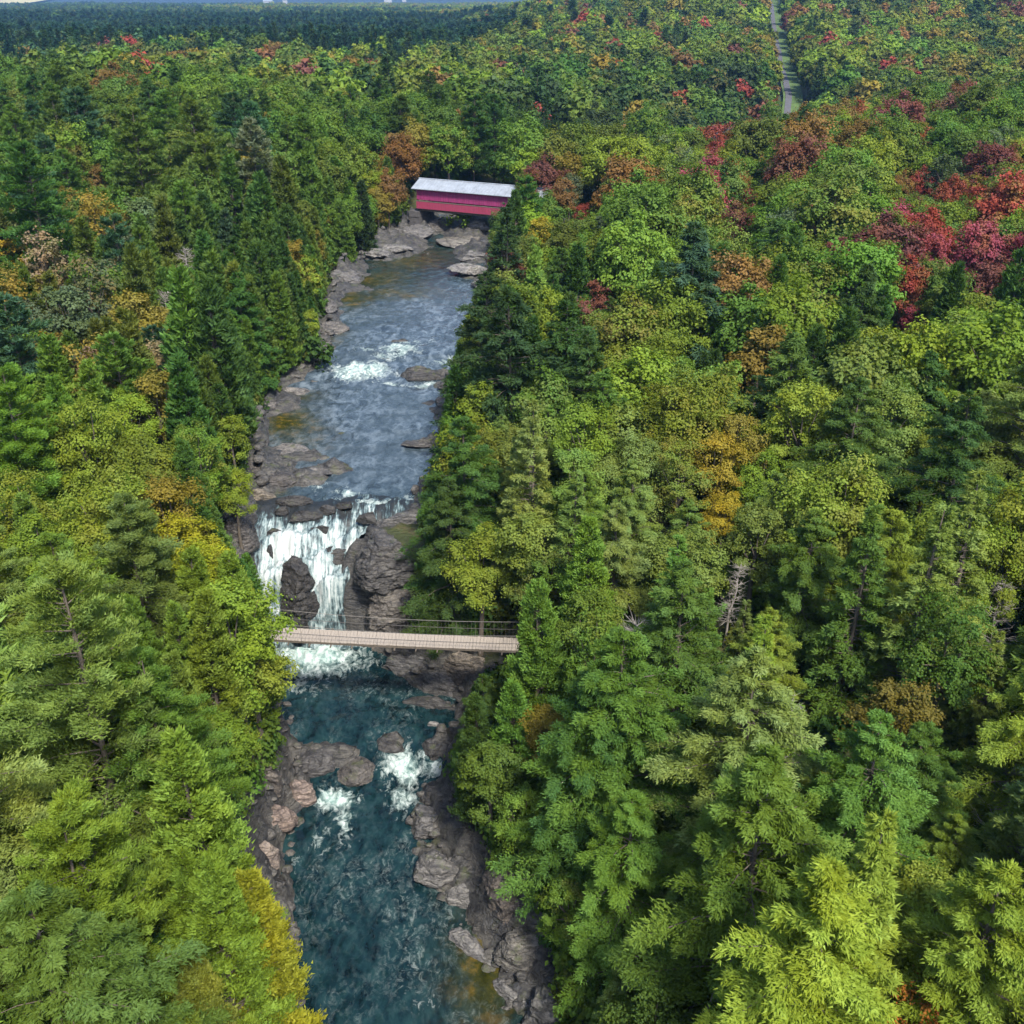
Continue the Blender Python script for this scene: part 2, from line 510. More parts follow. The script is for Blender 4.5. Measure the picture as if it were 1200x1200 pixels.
SHELF = [(318, 548, 34, 26, 1.0), (352, 556, 40, 12, .75), (318, 590, 26, 12, .8), (330, 470, 26, 14, 1.0), (352, 530, 44, 9, .6), (300, 505, 14, 22, 1.0), (392, 366, 16, 34, 1.0),
         (398, 322, 36, 28, 1.6), (440, 292, 62, 15, 1.9), (418, 345, 30, 8, 1.0), (478, 268, 50, 13, 2.0), (556, 270, 44, 16, 1.9), (562, 298, 32, 15, 1.6), (388, 345, 24, 16, 1.3), (556, 324, 26, 10, 1.2), (572, 350, 14, 26, 1.0),
         (500, 437, 44, 6, .9), (532, 448, 26, 10, .95), (505, 470, 26, 5, .6), (495, 517, 34, 3.5, .75), (384, 408, 20, 7, .9), (372, 444, 30, 5, .6), (430, 404, 20, 3, .5), (512, 480, 14, 12, .7),
         (392, 884, 46, 20, .95), (350, 925, 22, 26, .9), (505, 965, 24, 30, .95), (520, 1015, 34, 24, .95), (456, 868, 26, 8, .8), (512, 870, 24, 12, .9), (500, 800, 40, 14, .8), (330, 1050, 20, 40, .6), (470, 402, 30, 2.5, .7), (455, 421, 24, 2, .6), (420, 428, 20, 2, .5), (520, 412, 20, 4, .7), (470, 475, 40, 2, .45), (400, 505, 20, 3, .5), (386, 545, 34, 8, .8), (430, 372, 20, 4, .5)]
def shelf(X, Y, w):
    px, py, _ = proj(X, Y, w)
    s = np.zeros_like(px)
    for bx, by, rx, ry, k in SHELF:
        s = np.maximum(s, k * np.exp(-(((px - bx) / rx) ** 2 + ((py - by) / ry) ** 2) * .8))
    return s


def road_x(Y):
    return np.interp(Y, [0, 300, 400, 550, 700, 820, 1150, 1400, 2000], [76, 76, 101, 131, 160, 183, 246, 294, 410])


def plateau(X, Y):
    left = np.interp(Y, [0, 70, 110, 180, 260, 400, 700, 1500, 3000, 6000], [-1, -1, 2.5, 6, 7, 4, 0, 0, -4, -10])
    right = np.interp(Y, [0, 50, 80, 130, 190, 260, 400, 700, 1500, 3000, 6000], [-3, -2.5, -0.5, 2.5, 4.5, 5, 5, 5, 0, -4, -10])
    z = np.where(X < 0, left, right)
    z = left * (1 - sstep(-12, 12, X)) + right * sstep(-12, 12, X)
    # wooded hill on the right, rising to beyond the top of the picture
    hx = (X + 0.05 * Y) / 260.0
    hy = sstep(340, 820, Y) * (1 - sstep(1100, 2400, Y))
    z = z + hy * 34 * np.clip(hx, 0, 1.6) ** 0.85
    # left upland slope
    z = z + sstep(25, 110, -X) * sstep(30, 120, Y) * (1 - sstep(260, 480, Y)) * 5
    # side ravine beyond the covered bridge, on the right
    rv = np.exp(-((X - (20 + (Y - 215) * 0.5)) / 24.0) ** 2) * sstep(200, 235, Y) * (1 - sstep(330, 420, Y))
    z = z - 13 * rv
    z = z - 11 * np.exp(-((Y - 300 - .15 * X) / 48.0) ** 2) * sstep(10, 90, X)
    z = z + 5 * np.exp(-((Y - 215) / 40.0) ** 2) * sstep(40, 110, X)
    z = z - 7 * np.exp(-((Y - 360) / 60.0) ** 2) * sstep(20, 90, -X) + 5 * np.exp(-((Y - 470 + .2 * X) / 60.0) ** 2) * sstep(0, 60, -X)
    # blue hills on the horizon
    z = z + sstep(3300, 4600, Y) * (70 + 38 * np.sin(X / 900.0 + 0.6) + 22 * np.sin(X / 370.0))
    z = z + 1.1 * fbm(X / 30.0, Y / 30.0, 0.0, 3, 5) * sstep(10, 40, Y) + 4.0 * fbm(X / 200.0, Y / 200.0, 0.0, 3, 9) * sstep(220, 600, Y)
    return z


def ground(X, Y, fine=True):
    X = np.asarray(X, float); Y = np.asarray(Y, float)
    P = plateau(X, Y)
    w = W(Y)
    xl, xr = XL(Y), XR(Y)
    dl, dr = xl - X, X - xr
    gor = 1 - sstep(76, 86, Y)
    sr = 0.85 * gor + 0.42 * (1 - gor)
    sl = 2.3 * gor + 0.45 * (1 - gor)
    nz = fbm(X / 3.0, Y / 3.0, 0, 3, 31)
    def bank(d, s, shelf):
        dd = np.maximum(d, 0)
        sh = np.minimum(dd, shelf) * 0.22 + np.maximum(dd - shelf, 0) * s
        return w + sh + 0.35 * (1 - np.exp(-dd * 2.5)) + nz * np.minimum(dd, 3) * 0.25
    shelf_l = 2.5 * (1 - gor)
    shelf_r = 1.2 * (1 - gor) + 0.6 * gor
    zl = np.minimum(bank(dl, sl, shelf_l), P + 0 * nz)
    zr = np.minimum(bank(dr, sr, shelf_r), P)
    zl = np.where(P < w, P, zl); zr = np.where(P < w, P, zr)
    inside = w - 0.3 - 1.0 * np.clip(np.minimum(X - xl, xr - X) / 1.2, 0, 1)
    sh = shelf(X, Y, w)
    inside = inside - 1.6 * ((Y > 71.5) & (Y < 80.5)) * np.clip((X - xl) / 1.0, 0, 1) * np.clip((xr - X) / .8, 0, 1)
    inside = inside + (2.05 + 1.0 * fbm(X / 1.5, Y / 1.9, 0, 4, 61)) * sh * (1 - ((Y > 71) & (Y < 83)) * 1.0)
    z = np.where(X < xl, zl, np.where(X > xr, zr, inside))
    z = np.where(Y > 330, P, z)
    return z


def rocky(X, Y):
    dl, dr = XL(Y) - X, X - XR(Y)
    d = np.maximum(dl, dr)
    gor = 1 - sstep(76, 86, Y)
    lim = np.where(dr > dl, 5.5 * gor + 1.8 * (1 - gor), 3.6 * gor + 3.4 * (1 - gor))
    return np.clip(1 - (np.maximum(d, 0) / (lim * (1 + .5 * fbm(X / 5, Y / 5, 0, 2, 71)))) ** 2 * 0.5, 0, 1) * (Y < 330)


def grow(a, b, step, g):
    out = [a]
    while out[-1] < b:
        out.append(out[-1] + step); step *= g
    return out
xs = list(-np.array(grow(19, 6500, 0.4, 1.055)))[::-1] + list(np.arange(-18.75, 24, 0.33)) + grow(24.1, 6500, 0.4, 1.055)
ys = grow(-40, 24, 2.0, 1.0) + list(np.arange(26, 112, 0.36)) + list(np.arange(112, 200, 0.8)) + grow(200, 7500, 0.9, 1.035)
xs, ys = np.array(xs), np.array(ys)
GX, GY = np.meshgrid(xs, ys)
GZ = ground(GX, GY)
RK = rocky(GX, GY)
# blocky bedrock relief where rock is bare
q3 = fbm(GX * 0.5 + GY * 0.22, GY * 0.45 - GX * 0.2, GZ * 0.4, 4, 77)
q3 = np.where((GY < 71) & (GX > XR(GY) - 1), fbm((GX - GY) * .13, (GX + GY) * .5, GZ * .3, 4, 78), q3)
terr = (np.round((q3 * 4.0 + GZ * 0.8)) - (q3 * 4.0 + GZ * 0.8))
wob = .5 * fbm(GX * .8, GY * .8, 0, 2, 90)
uu, vv = (GX * .75 + GY * .66) / 1.0 + wob, (GX * .66 - GY * .75) / 2.1 + wob
nearr = (np.abs(GX) < 40) & (GY < 200) & (RK > .05)
cv_ = np.zeros_like(GX)
cv_[nearr] = cells(uu[nearr], vv[nearr], GZ[nearr] * .8, 7) * .42 + cells(uu[nearr] * 2.2, vv[nearr] * 2.2, GZ[nearr] * 1.5, 17) * .2
outer = (GX < XL(GY)) | (GX > XR(GY))
GZ2 = GZ + np.where(outer, RK * (0.8 * q3 + 0.4 * terr + cv_), 0.28 * (GZ > W(GY) - .6) * (q3 + terr * .6 + 1.2 * cv_) * (GY < 200))
nx, ny = len(xs), len(ys)
idx = np.arange(nx * ny).reshape(ny, nx)
F = np.stack([idx[:-1, :-1], idx[:-1, 1:], idx[1:, 1:], idx[1:, :-1]], -1).reshape(-1, 4)
me = mesh_tris('ground', np.stack([GX, GY, GZ2], -1).reshape(-1, 3), F, [M_GROUND], {'rocky': RK.ravel()}, smooth=False)
tag(link('ground', me), kind='structure')

# ------------------------------------------------------------------ river surface
FOAM = [(365, 768, 62, 24, 1.25), (350, 800, 30, 20, .45), (474, 898, 22, 26, 1.15), (468, 935, 22, 22, .75), (508, 895, 14, 16, .8), (456, 868, 8, 10, .6), (390, 936, 27, 15, 1.25),
        (405, 962, 13, 26, .75), (378, 985, 20, 16, .45), (345, 1010, 10, 26, .35), (425, 434, 34, 8, 1.1), (404, 440, 18, 7, .9), (470, 411, 26, 6, 1.0), (448, 418, 16, 5, .7), (500, 441, 22, 5, .45),
        (528, 425, 12, 7, .5), (440, 586, 60, 8, .9), (405, 572, 14, 8, .8), (455, 446, 20, 3, .8), (500, 449, 30, 3, .8), (430, 408, 16, 3, .7), (520, 425, 20, 4, .7), (480, 403, 26, 3, .7), (320, 598, 22, 12, .9), (372, 563, 14, 6, .6), (490, 1135, 10, 30, .28), (505, 1175, 30, 14, .25), (480, 590, 12, 12, .8)]
SHAL = [(334, 491, 34, 14, 1.1), (360, 496, 30, 12, .6), (312, 531, 16, 8, 1.1), (312, 574, 22, 7, .9), (440, 330, 50, 10, .8), (460, 347, 55, 8, .85), (410, 352, 24, 10, 1.0), (480, 305, 45, 14, .75),
        (570, 1140, 42, 62, 1.0), (345, 462, 28, 6, .9), (385, 395, 18, 8, .8), (350, 512, 44, 26, .5), (545, 268, 40, 8, .6)]
def blobs(L, px, py):
    s = np.zeros_like(px)
    wx, wy = 9 * fbm(px / 16, py / 12, 0, 3, 55), 8 * fbm(px / 16, py / 12, 9, 3, 56)
    px, py = px + wx, py + wy
    for bx, by, rx, ry, k in L:
        s = np.maximum(s, k * np.exp(-(((px - bx) / rx) ** 2 + ((py - by) / ry) ** 2)))
    return s


def crest(X): return 1.5 * fbm(X / 1.7, 0 * X, 7.3, 3, 66) + .5 * np.exp(-((X + 13.5) / 2.0) ** 2)


def water_sheet(name, y0, y1, step, cols=96):
    yy = np.arange(y0, y1 + 1e-6, step)
    t = np.linspace(0, 1, cols)
    Yg = np.repeat(yy[:, None], cols, 1)
    l, r = XL(yy)[:, None] - 1.3, XR(yy)[:, None] + 1.3
    Xg = l + (r - l) * t[None]
    Zg = W(Yg)
    px, py, _ = proj(Xg, Yg, Zg)
    foam = blobs(FOAM, px, py)
    amp = 0.05 + 0.22 * np.clip(foam, 0, 1) + 0.03 * (Yg < 72)
    Zg = Zg + amp * fbm(Xg * 0.9, Yg * 0.9, 0, 3, 3) + 0.5 * amp * noise3(Xg * 2.4, Yg * 1.9, 0, 8)
    # low ledges that the upper river steps over
    if y0 > 75:
        for yl, hgt in ((93.5, .10), (97.5, .12), (113, .22), (118, .18), (127, .1), (139, .1)):
            off = yl + 1.6 * fbm(Xg / 4, 0 * Xg, yl, 2, 17)
            Zg = Zg + hgt * np.tanh((Yg - off) / 0.35) * 0.5
    Zg = np.where(Yg > 78, Zg - 1.2 * np.clip(80.9 + crest(Xg) - Yg, 0, 3), Zg)
    shal = np.clip(blobs(SHAL, px, py), 0, 1)
    deep = np.maximum(1 - sstep(74, 90, Yg), np.clip(blobs([(505, 300, 70, 22, 1.6), (450, 322, 80, 20, 1.5), (505, 272, 30, 14, 1.3), (425, 350, 30, 8, .8), (330, 495, 26, 12, .6)], px, py), 0, 1))
    rif = 0.8 * (1 - sstep(1000, 780, py) * 0) * (Yg < 74) + 0.0
    rif = np.where(Yg < 74, 0.03 + 0.5 * np.clip(fbm(Xg / 3, Yg / 6, 0, 3, 4), 0, 1), 0.05)
    rif = rif * (1 - shal)
    ny_, nx_ = Xg.shape
    idx = np.arange(nx_ * ny_).reshape(ny_, nx_)
    F = np.stack([idx[:-1, :-1], idx[:-1, 1:], idx[1:, 1:], idx[1:, :-1]], -1).reshape(-1, 4)
    me = mesh_tris(name, np.stack([Xg, Yg, Zg], -1).reshape(-1, 3), F, [M_WATER],
                   {'foam': foam.ravel(), 'shallow': shal.ravel(), 'deep': deep.ravel(), 'riffle': rif.ravel()}, smooth=True)
    return tag(link(name, me), kind='structure')
water_sheet('river_pool', 24, 71.9, 0.16)
water_sheet('river_water', 79.9, 330, 0.34)

# ------------------------------------------------------------------ the waterfall
def fall_sheet():
    prof = [(82.0, -0.3), (81.2, -0.4), (80.4, -0.75), (79.6, -1.15), (79.0, -1.45), (77.8, -2.0), (76.6, -2.35), (75.6, -2.9), (74.8, -3.5), (74.1, -4.1),
            (73.75, -5.1), (73.45, -6.4), (73.2, -7.7), (73.0, -8.8), (72.7, -9.25), (71.7, -9.32)]
    pr = np.array(prof)
    seg = np.concatenate([[0], np.cumsum(np.hypot(np.diff(pr[:, 0]), np.diff(pr[:, 1])))])
    s = np.linspace(0, seg[-1], 210)
    py_, pz = np.interp(s, seg, pr[:, 0]), np.interp(s, seg, pr[:, 1])
    cols = 110
    u = np.linspace(0, 1, cols)
    Yb = np.repeat(py_[:, None], cols, 1); Zb = np.repeat(pz[:, None], cols, 1)
    l = XL(py_)[:, None]; r = XR(py_)[:, None]
    l = l - 0.9; r = r + 0.6
    X = l + (r - l) * u[None]
    S = np.repeat(s[:, None], cols, 1)
    bulge = 1.6 * fbm(X / 1.3, 0 * X, S / 5.0, 4, 21)
    fallm = sstep(2.0, 5.0, S) * (1 - sstep(seg[-1] - 1.2, seg[-1] - 0.2, S))
    Y = Yb - fallm * (0.55 * bulge + 0.12 * noise3(X * 3, 0 * X, S * 0.5, 5)) 
    Y = Y + crest(X) * (1 - sstep(4.0, 9.0, S))
    Z = Zb + fallm * (0.22 * fbm(X / 0.8, S / 1.5, 0, 3, 8)) + 0.04 * noise3(X * 2, S * 2, 0, 2)
    # steps in the cascade
    Z = Z + 0.5 * fallm * np.sin(S * 1.7 + 2.2 * bulge + X) * (1 - sstep(10.5, 12.5, S))
    px, py, _ = proj(X, Y, Z)
    foam = 0.26 + 0.22 * sstep(2, 5, S) + 0.35 * fbm(X / 0.9, S / 6.0, 0, 3, 14)
    foam = foam + 0.3 * blobs([(365, 620, 45, 25, 1.), (330, 650, 20, 60, 1.), (375, 690, 22, 60, 1.0), (450, 597, 40, 14, 1.2), (318, 700, 16, 50, 1.0), (320, 600, 18, 18, 1)], px, py)
    foam = foam - blobs([(360, 598, 34, 11, 1.1), (345, 578, 40, 14, 0.6), (405, 720, 8, 30, .35), (350, 715, 9, 40, .5), (385, 578, 20, 8, .6), (470, 625, 40, 20, .5)], px, py)
    foam = foam - 0.35 * (1 - sstep(1.0, 3.0, S))
    UV = np.stack([X, S], -1).reshape(-1, 2)
    ny_, nx_ = X.shape
    idx = np.arange(nx_ * ny_).reshape(ny_, nx_)
    F = np.stack([idx[:-1, :-1], idx[1:, :-1], idx[1:, 1:], idx[:-1, 1:]], -1).reshape(-1, 4)
    me = mesh_tris('waterfall', np.stack([X, Y, Z], -1).reshape(-1, 3), F, [M_FALLS], {'foam': foam.ravel()}, smooth=True, uv=UV)
    return tag(link('waterfall', me), 'white waterfall dropping in two strands into the dark teal pool behind the footbridge', 'waterfall')
fall_sheet()

# ------------------------------------------------------------------ rocks
def ico(sub):
    t = (1 + 5 ** .5) / 2
    V = np.array([(-1, t, 0), (1, t, 0), (-1, -t, 0), (1, -t, 0), (0, -1, t), (0, 1, t), (0, -1, -t), (0, 1, -t), (t, 0, -1), (t, 0, 1), (-t, 0, -1), (-t, 0, 1)], float)
    V /= np.linalg.norm(V[0])
    F = np.array([(0, 11, 5), (0, 5, 1), (0, 1, 7), (0, 7, 10), (0, 10, 11), (1, 5, 9), (5, 11, 4), (11, 10, 2), (10, 7, 6), (7, 1, 8), (3, 9, 4), (3, 4, 2), (3, 2, 6), (3, 6, 8), (3, 8, 9), (4, 9, 5), (2, 4, 11), (6, 2, 10), (8, 6, 7), (9, 8, 1)])
    for _ in range(sub):
        e = np.concatenate([F[:, [0, 1]], F[:, [1, 2]], F[:, [2, 0]]])
        es = np.sort(e, 1)
        uq, inv = np.unique(es, axis=0, return_inverse=True)
        mid = V[uq].mean(1); mid /= np.linalg.norm(mid, axis=1, keepdims=True)
        m = inv.reshape(3, -1).T + len(V)
        V = np.concatenate([V, mid])
        F = np.concatenate([np.stack([F[:, 0], m[:, 0], m[:, 2]], 1), np.stack([F[:, 1], m[:, 1], m[:, 0]], 1), np.stack([F[:, 2], m[:, 2], m[:, 1]], 1), m])
    return V, F
ICO = {k: ico(k) for k in (2, 3, 4, 5)}


def rock_mesh(name, sx, sy, sz, seed, sub=4, angular=1.0):
    V, F = ICO[sub]
    rg = np.random.RandomState(seed)
    P = V.copy()
    # planar cuts give fractured faces
    for _ in range(int(13 + 12 * angular)):
        n = rg.normal(size=3); n[2] = abs(n[2]) * 0.8; n /= np.linalg.norm(n)
        d = rg.uniform(0.40, 0.82)
        k = P @ n
        P = P - np.outer(np.maximum(k - d, 0) * (0.95 if angular > .5 else .6), n)
    size = np.array([sx, sy, sz])
    P = P * size
    o = rg.uniform(0, 50, 3)
    S = min(sx, sy) * 0.55
    tilt = rg.uniform(-0.5, 0.5, 2)
    lay = (P[:, 2] + tilt[0] * P[:, 0] + tilt[1] * P[:, 1]) / (0.28 + 0.1 * sz)
    fr = lay + 1.1 * noise3(*(P / 0.9 + o).T, 5)
    step = fr - np.floor(fr)
    nn = V
    disp = 0.16 * S * fbm(*(P / S * 0.9 + o).T, 4, seed) * 1.2 + angular * 0.07 * np.minimum(S, 1.4) * (sstep(0, .3, step) - step)
    q4 = fbm(*(P * np.array([1.1, .8, 2.0]) + o).T, 2, seed + 9) * 4
    disp = disp - .05 * angular * np.minimum(S, 1.5) * (np.floor(q4) - 0.0) + .07 * np.minimum(S, 1.2) * fbm(*(P * 2.6 + o).T, 3, seed + 4)
    Q = P @ np.array([[.8, .35, .1], [-.4, .85, .3], [0, -.3, .95]]) / np.array([.85, .6, .42]) / max(.55, min(S, 1.6)) + o
    disp = disp + angular * .11 * min(S, 1.6) * cells(*Q.T, seed=seed) + angular * .05 * min(S, 1.6) * cells(*(Q * 2.1).T, seed=seed + 40)
    P = P + nn * disp[:, None]
    return mesh_tris(name, P, F, [M_ROCK], smooth=False)


ROCKS = [
    # name, px, py, half-width px, half-height px(view), z of centre, height m, colour, rot, sub, angular, label, group
    ('boulder', 372, 882, 36, 24, -9.5, 1.5, (.085, .085, .105), .4, 5, .5, 'rounded dark grey boulder in the pool above the small rapids', None),
    ('boulder', 420, 893, 26, 22, -9.8, 1.2, (.12, .10, .095), -.3, 5, .5, 'brownish rounded boulder between the two small foaming chutes', None),
    ('rock', 352, 922, 18, 24, -8.9, 2.2, (.30, .21, .175), .5, 4, 1, 'pinkish angular rock on the left bank beside the white foam', None),
    ('rock', 326, 948, 26, 20, -8.4, 2.0, (.27, .185, .15), -.2, 4, 1, 'cracked reddish-tan rock under the overhanging left bank trees', None),
    ('rock', 312, 996, 20, 20, -8.9, 2.0, (.36, .27, .215), .2, 4, .7, 'smooth pale tan boulder on the left bank of the lower pool', None),
    ('rock', 288, 1034, 34, 30, -8.2, 2.6, (.14, .11, .11), .6, 4, 1, 'dark purplish rock slab below the pale tan boulder', None),
    ('rock', 322, 1052, 16, 26, -9.8, 1.2, (.12, .11, .115), 1.0, 4, 1, 'low dark rock at the water line of the left bank', None),
    ('rock', 335, 1170, 18, 34, -9.9, 1.4, (.15, .13, .13), 1.2, 4, 1, 'narrow grey rock at the lower left shore, bottom of the picture', None),
    ('rock', 318, 905, 16, 26, -7.6, 3.4, (.19, .14, .115), .1, 4, 1, 'steep brown rock face beneath the yellow-green tree by the pool', None),
    ('rock', 504, 950, 26, 26, -9.9, 1.5, (.14, .14, .155), .3, 4, 1, 'grey fractured rock beside the right-hand chute', None),
    ('rock', 508, 1004, 30, 26, -9.7, 1.8, (.17, .165, .17), -.3, 4, 1, 'blocky grey rock on the right shore below the chute', None),
    ('rock', 541, 1042, 20, 20, -9.3, 1.7, (.22, .215, .21), .2, 4, .8, 'light grey boulder in the middle of the right rock shore', None),
    ('rock', 590, 1030, 30, 50, -7.6, 3.4, (.24, .19, .145), .5, 5, 1, 'large tan-brown rock with slanting layers on the right bank', None),
    ('rock', 612, 1095, 34, 34, -8.0, 2.6, (.19, .17, .13), .5, 5, 1, 'mossy brown rock below the large layered one', None),
    ('rock', 548, 1088, 15, 52, -9.9, 1.2, (.20, .20, .215), .72, 4, 1, 'long pale slab slanting along the right water line', None),
    ('rock', 596, 1148, 15, 46, -9.8, 1.2, (.19, .19, .195), .72, 4, 1, 'lower pale slab at the dark green corner of the pool', None),
    ('rock', 640, 1170, 30, 36, -8.6, 2.4, (.22, .21, .18), .2, 4, 1, 'greyish rock at the bottom edge right of the pool', None),
    ('rock', 456, 868, 22, 12, -9.2, .9, (.07, .07, .085), .1, 4, .8, 'low black wet rock above the right-hand chute', None),
    ('rock', 508, 869, 17, 14, -9.0, 1.1, (.09, .09, .10), .4, 4, .9, 'dark jagged rock between the two right chutes', None),
    ('rock', 508, 847, 9, 6, -8.9, .7, (.30, .29, .28), .1, 3, .5, 'small light grey stone at the right edge of the middle pool', None),
    ('rock', 545, 868, 22, 22, -8.6, 1.8, (.12, .115, .12), .5, 4, 1, 'dark rock on the right shore just above the lower trees', None),
    ('rock_ledge', 478, 776, 50, 18, -7.9, 2.6, (.10, .10, .115), -.25, 5, 1, 'dark blue-grey ledge just under the middle of the footbridge', None),
    ('rock_ledge', 520, 796, 42, 20, -7.6, 3.0, (.20, .19, .18), -.5, 5, 1, 'lighter slanting ledge under the right half of the footbridge', None),
    ('rock_ledge', 548, 775, 40, 20, -5.8, 3.0, (.21, .17, .125), -.3, 5, 1, 'tan rock wall under the right end of the footbridge', None),
    ('rock_ledge', 512, 822, 36, 14, -8.8, 1.6, (.07, .07, .08), -.6, 4, 1, 'black undercut rock at the right waterline of the middle pool', None),
    ('rock_outcrop', 448, 640, 46, 40, -3.4, 4.4, (.10, .095, .10), -.3, 5, 1, 'big dark grey outcrop right of the waterfall', None),
    ('rock_outcrop', 462, 694, 48, 38, -5.6, 5.0, (.17, .135, .10), .2, 5, 1, 'brown rock face behind the footbridge right of the falls', None),
    ('rock_outcrop', 470, 606, 30, 14, -1.0, 1.8, (.13, .13, .14), .1, 4, .8, 'flat grey rock at the right lip of the falls', None),
    ('rock_outcrop', 347, 666, 22, 42, -4.3, 5.6, (.06, .056, .06), .15, 5, 1, 'tall black wet rock splitting the waterfall in two', None),
    ('rock', 362, 700, 11, 18, -4.3, 2.4, (.05, .046, .05), -.4, 4, 1, 'black shoulder at the right foot of the rock splitting the falls', None),
    ('rock', 352, 718, 12, 26, -6.4, 3.0, (.04, .038, .04), .1, 4, .9, 'narrow black rock low between the two strands of the waterfall', None),
    ('rock_outcrop', 278, 612, 27, 30, -2.2, 4.0, (.13, .105, .10), .2, 5, .6, 'rounded brown outcrop on the left shoulder of the falls', None),
    ('rock', 356, 601, 26, 7, -.9, 1.1, (.05, .05, .055), .1, 4, .8, 'wet black rock in the white water above the falls', None),
    ('rock', 330, 596, 10, 6, -.6, .9, (.06, .055, .055), .6, 3, .8, 'small black rock left of the wet one above the falls', None),
    ('rock', 384, 594, 13, 7, -.4, .9, (.06, .06, .07), .3, 3, .8, 'small dark rock at the lip of the falls, near mid-channel', None),
    ('rock', 322, 556, 30, 12, .1, 1.1, (.13, .105, .10), .2, 4, .7, 'dark brown shelf above the left strand of the falls', None),
    ('rock', 296, 545, 16, 10, .3, 1.2, (.15, .12, .11), .5, 4, .9, 'brown rock at the foot of the leaning bank tree', None),
    ('rock', 305, 577, 18, 8, -.1, 1.0, (.27, .22, .15), .1, 4, .7, 'tan flat rock at the left lip of the falls', None),
    ('rock', 345, 584, 26, 7, 0, .9, (.07, .068, .072), .2, 4, .9, 'dark wet ledge crossing the head of the left strand', None),
    ('rock', 404, 590, 12, 5, 0, .6, (.05, .05, .055), .5, 3, .9, 'small black stone in the lip of the falls, right of mid-channel', None),
    ('rock', 316, 640, 7, 12, 0, 1.2, (.05, .05, .055), .2, 3, .9, 'slim black rock in the white left strand', None),
    ('rock', 322, 622, 12, 6, 0, .9, (.05, .05, .055), .2, 3, 1, 'flat black rock at the top of the left strand', None),
    ('rock', 376, 618, 17, 6, 0, .9, (.05, .05, .055), -.2, 4, 1, 'black shelf splitting the flow above the tall black rock', None),
    ('rock', 430, 604, 16, 8, 0, 1.0, (.06, .06, .065), -.3, 4, 1, 'dark ledge cutting into the white slope right of the falls', None),
    ('rock', 392, 642, 14, 16, 0, 1.8, (.06, .058, .06), .6, 4, 1, 'black ledge pinching the right strand of the waterfall', None),
    ('rock', 372, 548, 24, 8, 0, .55, (.15, .14, .14), .1, 4, .7, 'low grey-brown rock awash in midstream above the falls', None),
    ('rock', 340, 522, 26, 8, .05, .5, (.24, .215, .20), .2, 4, .7, 'pale flat rock between two amber shallows', None),
    ('rock', 300, 512, 14, 14, .2, .9, (.20, .17, .16), .2, 4, .9, 'greyish-pink rock on the left bank by the amber shallow', None),
    ('rock', 342, 456, 30, 6, .4, .8, (.30, .27, .24), .1, 4, .8, 'pale slab jutting out from the left bank', None),
    ('rock', 318, 472, 14, 7, .3, .8, (.20, .17, .16), .4, 3, .9, 'small rock at the landward end of the pale jutting slab', None),
    ('rock', 498, 437, 38, 8, .45, .8, (.09, .085, .095), .1, 4, .8, 'long dark slab across the rapids below mid-river', None),
    ('rock', 530, 446, 18, 8, .5, .9, (.13, .125, .13), .2, 4, .8, 'grey rock at the right end of the rapids', None),
    ('rock', 492, 518, 26, 3.5, .05, .3, (.12, .11, .115), .05, 3, .6, 'thin dark ledge breaking the smooth water right of midstream', None),
    ('rock', 375, 408, 20, 7, 1.1, .8, (.22, .195, .19), .1, 4, .8, 'flat grey-pink rock by the bush on the left bank', None),
    ('rock', 388, 380, 22, 9, 1.3, .8, (.21, .18, .165), .3, 4, .9, 'broken pinkish rock on the left bank above the bush', None),
    ('rock', 384, 352, 14, 12, 1.6, 1.0, (.19, .16, .15), .3, 4, 1, 'dark blocky rock at the foot of the tall cedars', None),
    ('rock', 405, 318, 24, 10, 1.8, 1.2, (.21, .20, .205), .5, 4, .9, 'light grey rock on the left bank below the covered bridge bend', None),
    ('rock', 436, 292, 28, 8, 2.0, 1.2, (.23, .22, .23), .2, 4, .9, 'long grey shelf left of the dark green pool', None),
    ('rock', 462, 288, 22, 5, 2.1, .8, (.27, .265, .27), -.3, 4, .8, 'pale narrow ledge pointing into the dark green pool', None),
    ('rock', 478, 268, 30, 10, 2.9, 2.2, (.17, .165, .175), .1, 4, 1, 'broad grey rock left of the dark cleft below the covered bridge', None),
    ('rock', 512, 262, 20, 9, 3.4, 2.6, (.19, .17, .155), .3, 4, .7, 'rounded rock standing right under the covered bridge', None),
    ('rock', 545, 280, 30, 9, 2.2, 1.0, (.24, .225, .195), -.1, 4, .8, 'tan flat rock below the right half of the covered bridge', None),
    ('rock', 552, 312, 26, 7, 1.9, .9, (.33, .31, .28), -.1, 4, .7, 'pale flat slab at the right side of the river below the bridge', None),
    ('rock', 560, 296, 24, 7, 2.2, 1.0, (.22, .21, .215), .1, 4, .8, 'grey slab behind the pale flat one', None),
    ('rock', 566, 330, 14, 9, 1.7, .9, (.34, .29, .25), .4, 4, .7, 'pinkish rock at the tip of the dark conifers on the right bank', None),
    ('rock', 560, 262, 22, 7, 3.6, 2.0, (.20, .20, .215), .1, 4, 1, 'jumbled grey rock beside the bridge abutment', None),
    ('rock', 520, 468, 16, 5, .2, .5, (.17, .155, .15), .2, 3, .8, 'small flat rock by the right shore below the rapids', None),
    ('rock', 500, 560, 12, 8, 0.1, .8, (.17, .15, .15), .2, 3, .8, 'grey-pink rock at the right shore just above the falls', None),
]
def first_hit(px, py):
    a, b = (px - 600) / FPX, (600 - py) / FPX
    t = np.arange(30, 320, .15) 
    X, Y, Z = a * t, (CP + b * SP) * t, CAM_Z + (-SP + b * CP) * t
    hit = Z < np.maximum(ground(X, Y), W(Y))
    k = int(np.argmax(hit))
    return float(X[k]), float(Y[k]), float(Z[k])
